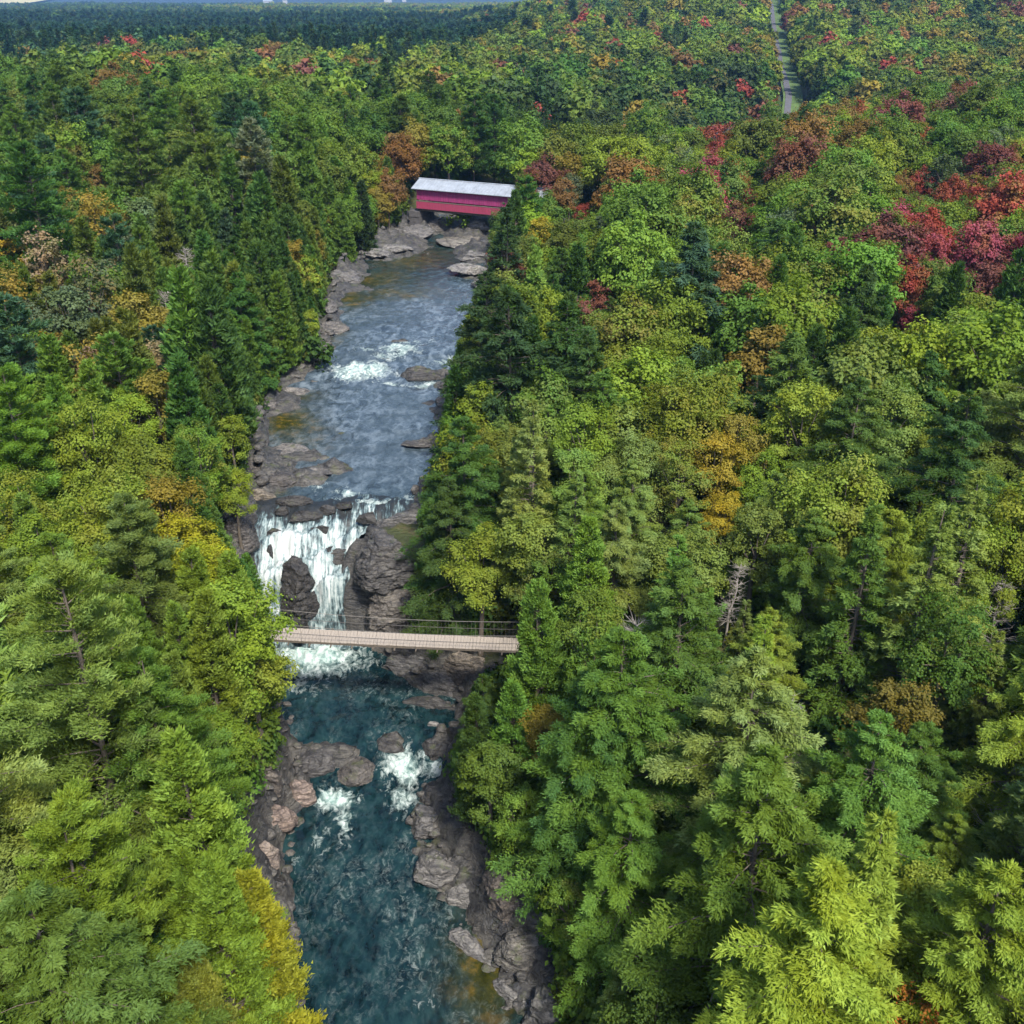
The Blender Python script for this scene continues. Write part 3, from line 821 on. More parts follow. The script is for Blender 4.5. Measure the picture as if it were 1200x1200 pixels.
for i, (nm, px, py, hw, hh, z, hgt, colr, rot, sub, ang, lab, grp) in enumerate(ROCKS):
    X, Y, z = first_hit(px, py + hh * .35)
    z = z + .05 * hgt
    dep = float(proj(X, Y, z)[2])
    mpp = dep / FPX
    el = math.atan2(CAM_Z - z, Y)
    sx = hw * mpp
    # the half height in view mixes depth (sin) and height (cos)
    sy = max(0.35 * sx, (hh * mpp - 0.35 * hgt * math.cos(el)) / max(math.sin(el), .15))
    sy = min(sy, 3.0 * sx)
    me = rock_mesh(nm, sx * 1.12, sy * 1.12, hgt * 0.62, 100 + i, sub, ang)
    o = link(nm, me, loc=(X, Y, z), rot=(R.uniform(-.08, .08), R.uniform(-.08, .08), rot if sy > sx * .7 else rot * .3))
    gm = sum(colr) / 3; wm = .55 if 'tan' in lab or 'pinkish angular' in lab else .25; o.color = tuple((c * wm + gm * (1 - wm)) * (.66 if X < 0 and Y > 80 else .78) for c in colr) + (1,)
    tag(o, lab, 'rock', 'rocks along the river')

# uncounted cobbles and broken stones along both shores
def add_pebbles():
    Vs, Fs, n = [], [], 0
    V0, F0 = ico(1)
    rg = np.random.RandomState(5)
    for _ in range(430):
        Y = rg.uniform(34, 72) if rg.rand() < .45 else rg.uniform(82, 178)
        side = rg.rand() < 0.5
        d = abs(rg.normal(0, 1.2)) + (-0.6)
        X = float(XL(Y) - d) if side else float(XR(Y) + d)
        s = rg.uniform(.12, .5) * (1 if Y < 72 else 1.4)
        P = V0 * np.array([s, s * rg.uniform(.6, 1), s * rg.uniform(.4, .7)])
        P = P * (1 + 0.35 * noise3(*(V0 * 1.7 + rg.uniform(0, 90, 3)).T, 3))[:, None]
        a = rg.uniform(0, 6.3)
        P = P @ np.array([[math.cos(a), -math.sin(a), 0], [math.sin(a), math.cos(a), 0], [0, 0, 1]])
        z = max(float(ground(X, Y)), float(W(Y)) - .1)
        Vs.append(P + np.array([X, Y, z + .05])); Fs.append(F0 + n); n += len(V0)
    me = mesh_tris('shore_stones', np.concatenate(Vs), np.concatenate(Fs), [M_ROCK])
    o = link('shore_stones', me); o.color = (.095, .093, .09, 1)
    tag(o, 'loose grey stones scattered along both shores of the river', 'stones', kind='stuff')
add_pebbles()

# ------------------------------------------------------------------ tree prototypes
def unit(a):
    return a / np.maximum(np.linalg.norm(a, axis=-1, keepdims=True), 1e-9)


def leaf_tris(C, D, N, L, Wd):
    """one long triangle per spray of needles"""
    S = unit(np.cross(D, N)) * (Wd * .5)[:, None]
    P = np.stack([C - S, C + S, C + D * L[:, None]], 1)
    n = len(C)
    return P.reshape(-1, 3), np.arange(3 * n).reshape(n, 3)


def leaf_diamonds(C, D, N, L, Wd):
    S = unit(np.cross(D, N)) * (Wd * .5)[:, None]
    D = D * L[:, None]
    fold = N * (Wd * .18)[:, None]
    P = np.stack([C, C + D * .45 + S + fold, C + D, C + D * .5 - S + fold], 1)
    n = len(C)
    i = np.arange(n) * 4
    F = np.concatenate([np.stack([i, i + 1, i + 2], 1), np.stack([i, i + 2, i + 3], 1)])
    return P.reshape(-1, 3), F


class Wood:
    def __init__(s): s.V = []; s.F = []; s.n = 0

    def limb(s, pts, rad, k=5):
        pts = np.asarray(pts, float); m = len(pts)
        d = unit(np.gradient(pts, axis=0))
        ref = np.where(np.abs(d[:, 2:3]) > .8, np.array([[1., 0, 0]]), np.array([[0, 0, 1.]]))
        a = unit(np.cross(d, ref)); b = np.cross(d, a)
        t = np.arange(k) * 2 * np.pi / k
        r = np.asarray(rad, float)
        P = pts[:, None] + (a[:, None] * np.cos(t)[None, :, None] + b[:, None] * np.sin(t)[None, :, None]) * r[:, None, None]
        i = np.arange(m - 1)[:, None] * k; j = np.arange(k)[None]; j2 = (j + 1) % k
        q = np.stack([i + j, i + j2, i + k + j2, i + k + j], -1).reshape(-1, 4) + s.n
        s.F.append(np.concatenate([q[:, [0, 1, 2]], q[:, [0, 2, 3]]]))
        s.V.append(P.reshape(-1, 3)); s.n += m * k

    def arrays(s): return np.concatenate(s.V), np.concatenate(s.F)


def conifer(seed, H, Rr, start=.12, dz=.55, per=6, prof=.8, droop=.25, lift=.1, twigs=12, tufts=6, tl=.28, tw=.1,
            fan=.45, thick=.12, up=.2, irr=.25, inner=.15, spread=55, wood=True, q=1.0, bulge=0.0):
    """trunk, whorls of branches, twigs fanning from each branch, tufts on each twig; q < 1 gives fewer, larger tufts"""
    rg = np.random.RandomState(seed)
    nz = int((1 - start) * H / dz)
    t = np.repeat((np.arange(nz) + .5) / nz, per)
    t = np.clip(t + rg.uniform(-.5, .5, len(t)) / nz, 0, .995)
    zz = H * (start + (1 - start) * t)
    az = rg.uniform(0, 2 * np.pi, len(t))
    lobes = 1 + irr * (np.sin(az * 2 + seed) * .4 + rg.normal(0, .55, len(t)))
    pr = (1 - t) ** prof
    if bulge: pr = pr * (1 - bulge * np.exp(-t / .12))
    L = Rr * np.clip(pr * lobes, .04, 1.6) + .12
    rad = np.stack([np.cos(az), np.sin(az), 0 * az], 1)
    tan = np.stack([-np.sin(az), np.cos(az), 0 * az], 1)
    upv = np.array([0, 0, 1.])
    lif = lift + .35 * t ** 2 + rg.normal(0, .06, len(t))
    side_c = rg.normal(0, .12, len(t))
    base = np.stack([0 * zz, 0 * zz, zz], 1)
    def bp(k, s):
        return base[k] + rad[k] * (L[k] * s)[:, None] + tan[k] * (L[k] * side_c[k] * s * s)[:, None] + upv * ((lif[k] * L[k] * s) - droop * L[k] * s * s)[:, None]
    nb = len(t)
    T = np.maximum(2, (twigs * (0.35 + L / Rr) * (q ** .45)).astype(int))
    kb = np.repeat(np.arange(nb), T)
    s = inner + (1 - inner) * rg.uniform(0, 1, len(kb)) ** .75
    sgn = np.where(rg.rand(len(kb)) < .5, -1, 1)
    ang = np.radians(spread) * rg.uniform(.25, 1.05, len(kb)) * sgn
    td = unit(rad[kb] * np.cos(ang)[:, None] + tan[kb] * np.sin(ang)[:, None] + upv * (up * rg.uniform(.2, 1.2, len(kb)) - droop * s * 1.1)[:, None])
    tlen = fan * L[kb] * (1.08 - s) * rg.uniform(.6, 1.15, len(kb)) + .16
    start_p = bp(kb, s)
    K = max(2, int(round(tufts * q ** .55)))
    kt = np.repeat(np.arange(len(kb)), K)
    u = rg.uniform(0, 1, len(kt))
    C = start_p[kt] + td[kt] * (tlen[kt] * u)[:, None] + rg.normal(0, thick, (len(kt), 3)) * (.6 + .5 * L[kb][kt][:, None] / Rr)
    D = unit(td[kt] * 1.0 + rg.normal(0, .42, (len(kt), 3)) + upv * up * .7)
    N = unit(upv + rad[kb][kt] * .55 + rg.normal(0, .38, (len(kt), 3)))
    sc = q ** -.5
    Ll = tl * sc * rg.uniform(.65, 1.3, len(kt)); Ww = tw * sc * rg.uniform(.7, 1.3, len(kt))
    P, F = leaf_tris(C, D, N, Ll, Ww)
    br = rg.uniform(0, 1, nb)[kb][kt]
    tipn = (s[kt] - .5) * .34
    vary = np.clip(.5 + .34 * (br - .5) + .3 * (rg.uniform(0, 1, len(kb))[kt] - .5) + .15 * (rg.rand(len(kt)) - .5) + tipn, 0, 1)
    w = Wood()
    zc = np.linspace(0, H * .985, 9)
    sway = rg.normal(0, .12, 2)
    w.limb(np.stack([sway[0] * np.sin(zc / H * 3), sway[1] * np.sin(zc / H * 2.3), zc - .6 * (zc == 0)], 1), .011 * H * (1 - zc / H) ** .8 + .02, 7 if wood else 4)
    if wood:
        for k in range(nb):
            if L[k] < .45: continue
            sv = np.array([0, .4, .85]); kk = np.full(3, k)
            w.limb(bp(kk, sv), np.array([.035, .022, .008]) * (.5 + L[k] / 3), 3)
    return (P, F, np.repeat(vary, 3)), w.arrays()


def broadleaf(seed, H, Rr, crown_h, nl=34, sub=9, leaves=85, ls=.24, q=1.0, lobe=.30, wood=True, open_=0.0, upw=0.0):
    """limbs carry lobes, lobes carry twig clusters, clusters carry leaves"""
    rg = np.random.RandomState(seed)
    zc = H - crown_h * .52
    i = np.arange(nl) + .5
    ph = np.arccos(1 - 1.72 * i / nl); th = np.pi * (1 + 5 ** .5) * i + seed
    dirs = np.stack([np.sin(ph) * np.cos(th), np.sin(ph) * np.sin(th), np.cos(ph)], 1)
    dirs = unit(dirs + rg.normal(0, .14, dirs.shape))
    rr = rg.uniform(.60, 1.0, nl) * (1 + .14 * np.sin(2.3 * th + seed))
    LC = dirs * np.array([Rr * .80, Rr * .80, crown_h * .43]) * rr[:, None] + np.array([0, 0, zc])
    LC[:, 2] += upw * rg.uniform(0, 1, nl)
    nin = max(2, nl // 5)
    LC = np.concatenate([LC, rg.normal(0, .25, (nin, 3)) * np.array([Rr, Rr, crown_h * .5]) + np.array([0, 0, zc])])
    nL = len(LC)
    Rl = Rr * lobe * rg.uniform(.55, 1.5, nL)
    ks = np.repeat(np.arange(nL), sub)
    o = unit(rg.normal(0, 1, (len(ks), 3)) + np.array([0, 0, .35]) + unit(LC - np.array([0, 0, zc - 1]))[ks] * .7)
    SCn = LC[ks] + o * (Rl[ks] * rg.uniform(.55, 1.05, len(ks)))[:, None] * np.array([1, 1, .8])
    Rs = Rl[ks] * rg.uniform(.30, .52, len(ks))
    n = max(3, int(leaves * q))
    kl = np.repeat(np.arange(len(ks)), n)
    v = unit(rg.normal(0, 1, (len(kl), 3)))
    C = SCn[kl] + v * (Rs[kl] * np.abs(rg.normal(.85, .38, len(kl))))[:, None] * np.array([1.15, 1.15, .8])
    keep = noise3(*(C * 1.15 + seed * 3.1).T, 5) + .5 * noise3(*(C * 2.6 + seed).T, 6) > -.30
    C, v, kl = C[keep], v[keep], kl[keep]
    C = C + .35 * np.stack([noise3(*(C * .9 + k * 9.7 + seed).T, 31 + k) for k in range(3)], 1)
    outw = unit(C - np.array([0, 0, zc - crown_h * .2]))
    N = unit(v * 1.0 + outw * .7 + np.array([0, 0, .45]) + rg.normal(0, .30, v.shape))
    D = unit(np.cross(N, rg.normal(0, 1, v.shape)))
    sc = q ** -.5
    Ll = ls * sc * rg.uniform(.7, 1.3, len(kl))
    if q < .15:
        S = leaf_tris(C, D, N, Ll * 1.3, Ll * 1.1); rep = 3
    else:
        S = leaf_diamonds(C, D, N, Ll, Ll * .75); rep = 4
    vary = np.clip(.5 + .3 * (rg.rand(nL)[ks][kl] - .5) + .34 * (rg.rand(len(ks))[kl] - .5) + .12 * (rg.rand(len(kl)) - .5), 0, 1)
    w = Wood()
    zt = H - crown_h * .85
    w.limb([(0, 0, -.6), (.05, .02, zt * .5), (.0, .1, zt), (0.05, 0, zc)], np.array([.022, .017, .014, .006]) * H, 7 if wood else 4)
    if wood:
        for k in range(0, nL, 2):
            a = np.array([0, 0, rg.uniform(zt, zc)]); b = LC[k]
            m = (a + b) / 2 + np.array([0, 0, -.08 * np.linalg.norm(b - a)]) + rg.normal(0, .1, 3)
            w.limb([a, m, b], np.array([.007, .005, .002]) * H, 4)
    return (S[0], S[1], np.repeat(vary, rep)), w.arrays()


def dead_tree(seed, H, spread=2.0, twn=90):
    rg = np.random.RandomState(seed)
    w = Wood()
    zc = np.linspace(-.5, H, 8)
    w.limb(np.stack([.15 * np.sin(zc), .1 * np.cos(zc * .7), zc], 1), .012 * H * (1 - zc.clip(0) / H) + .025, 7)
    for k in range(twn):
        z = H * rg.uniform(.3, .98); a = rg.uniform(0, 6.28); L = spread * (1.15 - z / H) * rg.uniform(.4, 1.2) + .3
        d = np.array([math.cos(a), math.sin(a), rg.uniform(.0, .55)])
        p0 = np.array([0, 0, z]); p1 = p0 + d * L * .5; p2 = p0 + d * L + np.array([0, 0, rg.uniform(-.1, .3)])
        w.limb([p0, p1, p2], np.array([.035, .024, .012]), 4)
        for _ in range(5):
            s = rg.uniform(.3, 1); q0 = p0 + d * L * s; q1 = q0 + (unit(rg.normal(0, 1, 3)) + d) * rg.uniform(.2, .55)
            w.limb([q0, (q0 + q1) / 2, q1], np.array([.018, .013, .008]), 3)
    return w.arrays()


BROAD = ('maple_tree', 'birch_tree')
PROTO = {}      # (kind, lod) -> list of dict(crown, trunk, joined, H, R)
KIND = {
    'pine_tree': lambda s, q, wd: conifer(s, 17, 4.5, start=.16, dz=.62, per=6, prof=.62, droop=.10, lift=.20, twigs=28, tufts=27, tl=.21, tw=.070, fan=.44, thick=.12, up=.5, irr=.42, inner=.06, spread=62, wood=wd, q=q, bulge=.25),
    'hemlock_tree': lambda s, q, wd: conifer(s, 15, 4.4, start=.06, dz=.56, per=6, prof=.72, droop=.30, lift=.24, twigs=27, tufts=27, tl=.19, tw=.072, fan=.46, thick=.10, up=.12, irr=.5, inner=.04, spread=58, wood=wd, q=q),
    'cedar_tree': lambda s, q, wd: conifer(s, 13, 2.05, start=.03, dz=.36, per=8, prof=.72, droop=.0, lift=.45, twigs=13, tufts=15, tl=.21, tw=.10, fan=.55, thick=.12, up=.75, irr=.26, inner=.3, spread=60, wood=wd, q=q, bulge=.1),
    'spruce_tree': lambda s, q, wd: conifer(s, 15, 2.9, start=.06, dz=.48, per=7, prof=1.0, droop=.20, lift=.12, twigs=15, tufts=11, tl=.24, tw=.085, fan=.42, thick=.07, up=.22, irr=.22, inner=.15, spread=52, wood=wd, q=q),
    'maple_tree': lambda s, q, wd: broadleaf(s, 13, 3.9, 9.0, nl=30 + s % 3 * 5, sub=10, leaves=92, ls=.19, q=q, wood=wd),
    'birch_tree': lambda s, q, wd: broadleaf(s, 12.5, 2.7, 8.8, nl=24, sub=9, leaves=80, ls=.17, q=q, lobe=.34, wood=wd, upw=.8),
    'shrub': lambda s, q, wd: broadleaf(s, 2.4, 1.5, 2.3, nl=9, sub=6, leaves=46, ls=.17, q=q, lobe=.42, wood=wd),
}
HT = {'pine_tree': (17, 4.3), 'hemlock_tree': (15, 4.4), 'cedar_tree': (13, 2.05), 'spruce_tree': (15, 2.9), 'maple_tree': (13, 3.9), 'birch_tree': (12.5, 2.7), 'shrub': (2.4, 1.5), 'dead_tree': (12, 2.2)}
NVAR = {0: {'pine_tree': 2, 'hemlock_tree': 3, 'cedar_tree': 3, 'spruce_tree': 2, 'maple_tree': 4, 'birch_tree': 3, 'shrub': 2},
        1: {'pine_tree': 3, 'hemlock_tree': 3, 'cedar_tree': 3, 'spruce_tree': 2, 'maple_tree': 4, 'birch_tree': 3, 'shrub': 2},
        2: {'pine_tree': 2, 'hemlock_tree': 2, 'cedar_tree': 2, 'spruce_tree': 2, 'maple_tree': 4, 'birch_tree': 2, 'shrub': 2},
        3: {'spruce_tree': 2, 'maple_tree': 3, 'pine_tree': 1}}
QL = {0: 1.0, 1: .22, 2: .07, 3: .014}
N_TRIS = 0
for lod, kinds in NVAR.items():
    for kd, nv in kinds.items():
        lst = []
        for v in range(nv):
            q = {('maple_tree', 3): .03, ('maple_tree', 1): .36, ('birch_tree', 1): .34}.get((kd, lod), QL[lod])
            (cv, cf, va), (tv, tf) = KIND[kd](41 + 13 * v, q, lod < 2)
            N_TRIS += len(cf) + len(tf)
            e = {}
            if lod < 2:
                e['crown'] = mesh_tris(kd + '_crown', cv, cf, [M_BROAD if kd in BROAD else M_LEAF], {'vary': va})
                e['trunk'] = mesh_tris(kd + '_trunk', tv, tf, [M_BARK], smooth=True)
            V = np.concatenate([cv, tv]); Fj = np.concatenate([cf, tf + len(cv)])
            e['arr'] = (V, Fj, np.concatenate([va, np.full(len(tv), .3)]), np.concatenate([np.zeros(len(cf)), np.ones(len(tf))]))
            lst.append(e)
        PROTO[kd, lod] = lst
DEAD = []
for v in range(3):
    dv, df = dead_tree(7 + v, 12, 2.2)
    DEAD.append(mesh_tris('dead_tree', dv, df, [M_DEAD], smooth=True)); N_TRIS += len(df)
print('prototype triangles', N_TRIS)

_joined = {}
def joined(kd, lod, v):
    """the same prototype as one mesh, for the forest that is one object"""
    k = (kd, lod, v)
    if k not in _joined:
        V, Fj, va, mi = PROTO[kd, lod][v]['arr']
        me = mesh_tris(kd + '_whole', V, Fj, [M_BROAD if kd in BROAD else M_LEAF, M_BARK], {'vary': va}, mat_idx=mi)
        _joined[k] = bpy.data.objects.new(kd + '_whole', me)
    return _joined[k]


# ------------------------------------------------------------------ colours
PAL = {
    'dark green': (0.034, 0.065, 0.021), 'deep green': (0.049, 0.100, 0.021), 'mid green': (0.082, 0.147, 0.026), 'bright green': (0.102, 0.175, 0.025),
    'yellow-green': (0.144, 0.205, 0.025), 'lime-yellow': (0.220, 0.250, 0.020), 'olive': (0.089, 0.125, 0.023), 'pale green': (0.136, 0.195, 0.041),
    'blue-green': (0.046, 0.100, 0.045), 'dark blue-green': (0.024, 0.061, 0.036), 'grey-green': (0.092, 0.130, 0.062),
    'golden yellow': (.32, .26, .030), 'ochre': (0.175, 0.150, 0.028), 'orange': (0.330, 0.130, 0.026), 'rusty': (.165, .100, .035),
    'red': (0.220, 0.055, 0.038), 'crimson': (.235, .055, .075), 'purplish': (0.140, 0.055, 0.045), 'greyish pink': (0.220, 0.170, 0.120),
}
def zone(px, py, X, Y):
    """what grows where: list of (kind, colour, weight)"""
    if Y > 195 and -4 < X < 62 and 590 < px < 760 and 110 < py < 205:  # shade of the ravine put into darker crown colours
        return [('spruce_tree', 'dark green', 4), ('hemlock_tree', 'dark green', 3), ('maple_tree', 'dark green', 2), ('maple_tree', 'deep green', 2)]
    if px > 1030 and 215 < py < 345:
        return [('maple_tree', 'crimson', 2.2), ('maple_tree', 'red', 1.5), ('maple_tree', 'purplish', 1.6), ('maple_tree', 'mid green', 2), ('maple_tree', 'yellow-green', 2), ('maple_tree', 'rusty', 1), ('birch_tree', 'olive', 1.5)]
    if px < 480 and X < XL(np.clip(Y, 24, 320)):
        if py > 640:
            if px < 190: return [('pine_tree', 'pale green', 4), ('pine_tree', 'yellow-green', 2), ('hemlock_tree', 'bright green', 2), ('hemlock_tree', 'yellow-green', 3), ('birch_tree', 'yellow-green', 2), ('cedar_tree', 'bright green', 2)]
            return [('cedar_tree', 'yellow-green', 6), ('cedar_tree', 'bright green', 3), ('birch_tree', 'yellow-green', 4), ('birch_tree', 'lime-yellow', 1)]
        if py > 430:
            if px < 210: return [('maple_tree', 'yellow-green', 4), ('birch_tree', 'yellow-green', 4), ('pine_tree', 'bright green', 2), ('maple_tree', 'lime-yellow', 1), ('cedar_tree', 'bright green', 2), ('birch_tree', 'pale green', 1), ('birch_tree', 'ochre', .5)]
            return [('cedar_tree', 'deep green', 4), ('cedar_tree', 'mid green', 4), ('hemlock_tree', 'deep green', 2), ('birch_tree', 'yellow-green', 1.2), ('birch_tree', 'bright green', 1)]
        if py > 240:
            if px < 190: return [('cedar_tree', 'olive', 3), ('birch_tree', 'ochre', 2.0), ('maple_tree', 'mid green', 3), ('birch_tree', 'grey-green', 1.5), ('pine_tree', 'blue-green', 2), ('cedar_tree', 'mid green', 2), ('birch_tree', 'yellow-green', 1), ('birch_tree', 'greyish pink', .5)]
            return [('cedar_tree', 'mid green', 5), ('cedar_tree', 'deep green', 6), ('pine_tree', 'blue-green', 1.0), ('hemlock_tree', 'deep green', 2), ('cedar_tree', 'olive', 2.2), ('birch_tree', 'ochre', .5), ('birch_tree', 'yellow-green', .8)]
        if py > 125:
            if px < 400: return [('pine_tree', 'mid green', 4), ('pine_tree', 'blue-green', 1.5), ('maple_tree', 'mid green', 3), ('cedar_tree', 'mid green', 3), ('birch_tree', 'ochre', 1), ('birch_tree', 'olive', 2), ('hemlock_tree', 'deep green', 2), ('maple_tree', 'bright green', 1)]
    if py < 140 and px < 640 or (py <= 240 and px < 620):
        return [('maple_tree', 'mid green', 5), ('maple_tree', 'deep green', 3), ('maple_tree', 'bright green', 3), ('birch_tree', 'yellow-green', 2), ('cedar_tree', 'mid green', 3), ('pine_tree', 'deep green', 2), ('maple_tree', 'ochre', 1.0), ('maple_tree', 'rusty', .6), ('maple_tree', 'red', .15)]
    if py > 640:
        if px < 720: return [('hemlock_tree', 'deep green', 4), ('hemlock_tree', 'mid green', 4), ('birch_tree', 'bright green', 2.5), ('birch_tree', 'mid green', 2), ('cedar_tree', 'bright green', 1.5)]
        return [('hemlock_tree', 'mid green', 6), ('hemlock_tree', 'bright green', 4), ('hemlock_tree', 'deep green', 2), ('hemlock_tree', 'yellow-green', 1.5), ('spruce_tree', 'mid green', 1.5), ('spruce_tree', 'pale green', 1), ('birch_tree', 'mid green', .6)]
    if py > 440:
        return [('hemlock_tree', 'mid green', 4), ('hemlock_tree', 'bright green', 2), ('spruce_tree', 'pale green', 1.5), ('hemlock_tree', 'pale green', 3), ('birch_tree', 'pale green', 1.5), ('maple_tree', 'yellow-green', 2.5), ('birch_tree', 'yellow-green', 1.5), ('hemlock_tree', 'deep green', 1.5), ('maple_tree', 'pale green', 1.5)]
    if py > 270:
        return [('maple_tree', 'yellow-green', 5), ('maple_tree', 'bright green', 4), ('maple_tree', 'mid green', 4), ('birch_tree', 'pale green', 2), ('hemlock_tree', 'deep green', 1.5), ('maple_tree', 'deep green', 2.0), ('cedar_tree', 'deep green', 1), ('birch_tree', 'ochre', .5), ('maple_tree', 'rusty', .2 + .5 * (px > 950)), ('birch_tree', 'purplish', .25)]
    if py > 140:
        w = 1.0 if px > 820 else .4
        return [('maple_tree', 'yellow-green', 4), ('maple_tree', 'mid green', 5), ('maple_tree', 'olive', 3), ('maple_tree', 'bright green', 3), ('maple_tree', 'rusty', 1.6 * w), ('maple_tree', 'red', .8 * w), ('maple_tree', 'crimson', .5 * w), ('birch_tree', 'ochre', .9), ('maple_tree', 'purplish', .8 * w), ('hemlock_tree', 'deep green', 1.2), ('birch_tree', 'grey-green', 1)]
    return [('maple_tree', 'mid green', 6), ('maple_tree', 'deep green', 4), ('maple_tree', 'olive', 4), ('maple_tree', 'yellow-green', 3), ('maple_tree', 'rusty', .9), ('maple_tree', 'red', .45), ('maple_tree', 'purplish', .9), ('maple_tree', 'ochre', 1.1), ('pine_tree', 'deep green', 1.2)]


# the part of the photograph that is open river, rock or bridge: crowns keep out of it
CHAN = [(356, 1210), (342, 1110), (326, 1060), (282, 1016), (262, 985), (285, 940), (322, 900), (338, 850), (326, 790), (316, 745), (306, 690), (300, 655),
        (262, 640), (255, 600), (288, 560), (290, 500), (315, 455), (362, 440), (372, 405), (374, 365), (388, 315), (400, 292), (440, 268), (478, 250), (485, 208),
        (604, 220), (604, 236), (572, 252), (574, 312), (560, 335), (545, 372), (531, 420), (522, 470), (514, 500), (494, 560), (482, 640), (490, 722), (545, 728), (616, 744),
        (616, 766), (556, 786), (544, 830), (522, 885), (530, 940), (566, 996), (615, 1040), (640, 1110), (652, 1210)]
ROADGAP = [(892, -30), (902, -30), (907, 30), (914, 60), (924, 112), (908, 112), (903, 66), (897, 30)]
def in_poly(px, py, poly):
    px, py = np.asarray(px), np.asarray(py)
    r = np.zeros(px.shape, bool)
    n = len(poly)
    for i in range(n):
        x1, y1 = poly[i]; x2, y2 = poly[(i + 1) % n]
        if y1 == y2: continue
        c = ((y1 > py) != (y2 > py)) & (px < (x2 - x1) * (py - y1) / (y2 - y1) + x1)
        r ^= c
    return r


def silhouette(kd, X, Y, z, s, grow=1.0):
    H, Rr = HT[kd]
    H, Rr = H * s, Rr * s * grow
    if kd in ('maple_tree', 'birch_tree', 'shrub'):
        lv = [(1.0, .25), (.93, .65), (.82, .9), (.65, 1.0), (.45, .85), (.3, .4)]
    else:
        lv = [(1.0, 0), (.9, .22), (.75, .45), (.55, .68), (.35, .85), (.15, .95)]
    P = [(X + k * r * Rr, z + H * t) for t, r in lv for k in (-1, -.5, 0, .5, 1)]
    P = np.array(P)
    return proj(P[:, 0], np.full(len(P), Y), P[:, 1])


def clear(kd, X, Y, z, s, grow=.86):
    px, py, _ = silhouette(kd, X, Y, z, s, grow)
    if (in_poly(px, py, CHAN)).any(): return False
    if Y > 300 or X < 60: return True
    return not in_poly(px, py, ROADGAP).any()


TREES = []      # dicts: kd, X, Y, z, s, colour name, label(optional)
CELL = {}
def near_ok(X, Y, r, k=.60):
    cx, cy_ = int(X // 6), int(Y // 6)
    for i in range(cx - 1, cx + 2):
        for j in range(cy_ - 1, cy_ + 2):
            for (x, y, rr) in CELL.get((i, j), ()):
                if (x - X) ** 2 + (y - Y) ** 2 < (k * (r + rr)) ** 2: return False
    return True
def put(kd, X, Y, s, cn, label=None, rot=None, tilt=0.0):
    r = HT[kd][1] * s
    CELL.setdefault((int(X // 6), int(Y // 6)), []).append((X, Y, r))
    TREES.append(dict(kd=kd, X=X, Y=Y, z=float(ground(X, Y)) - .15, s=s, cn=cn, label=label, rot=rot if rot is not None else R.uniform(0, 6.28), tilt=tilt))


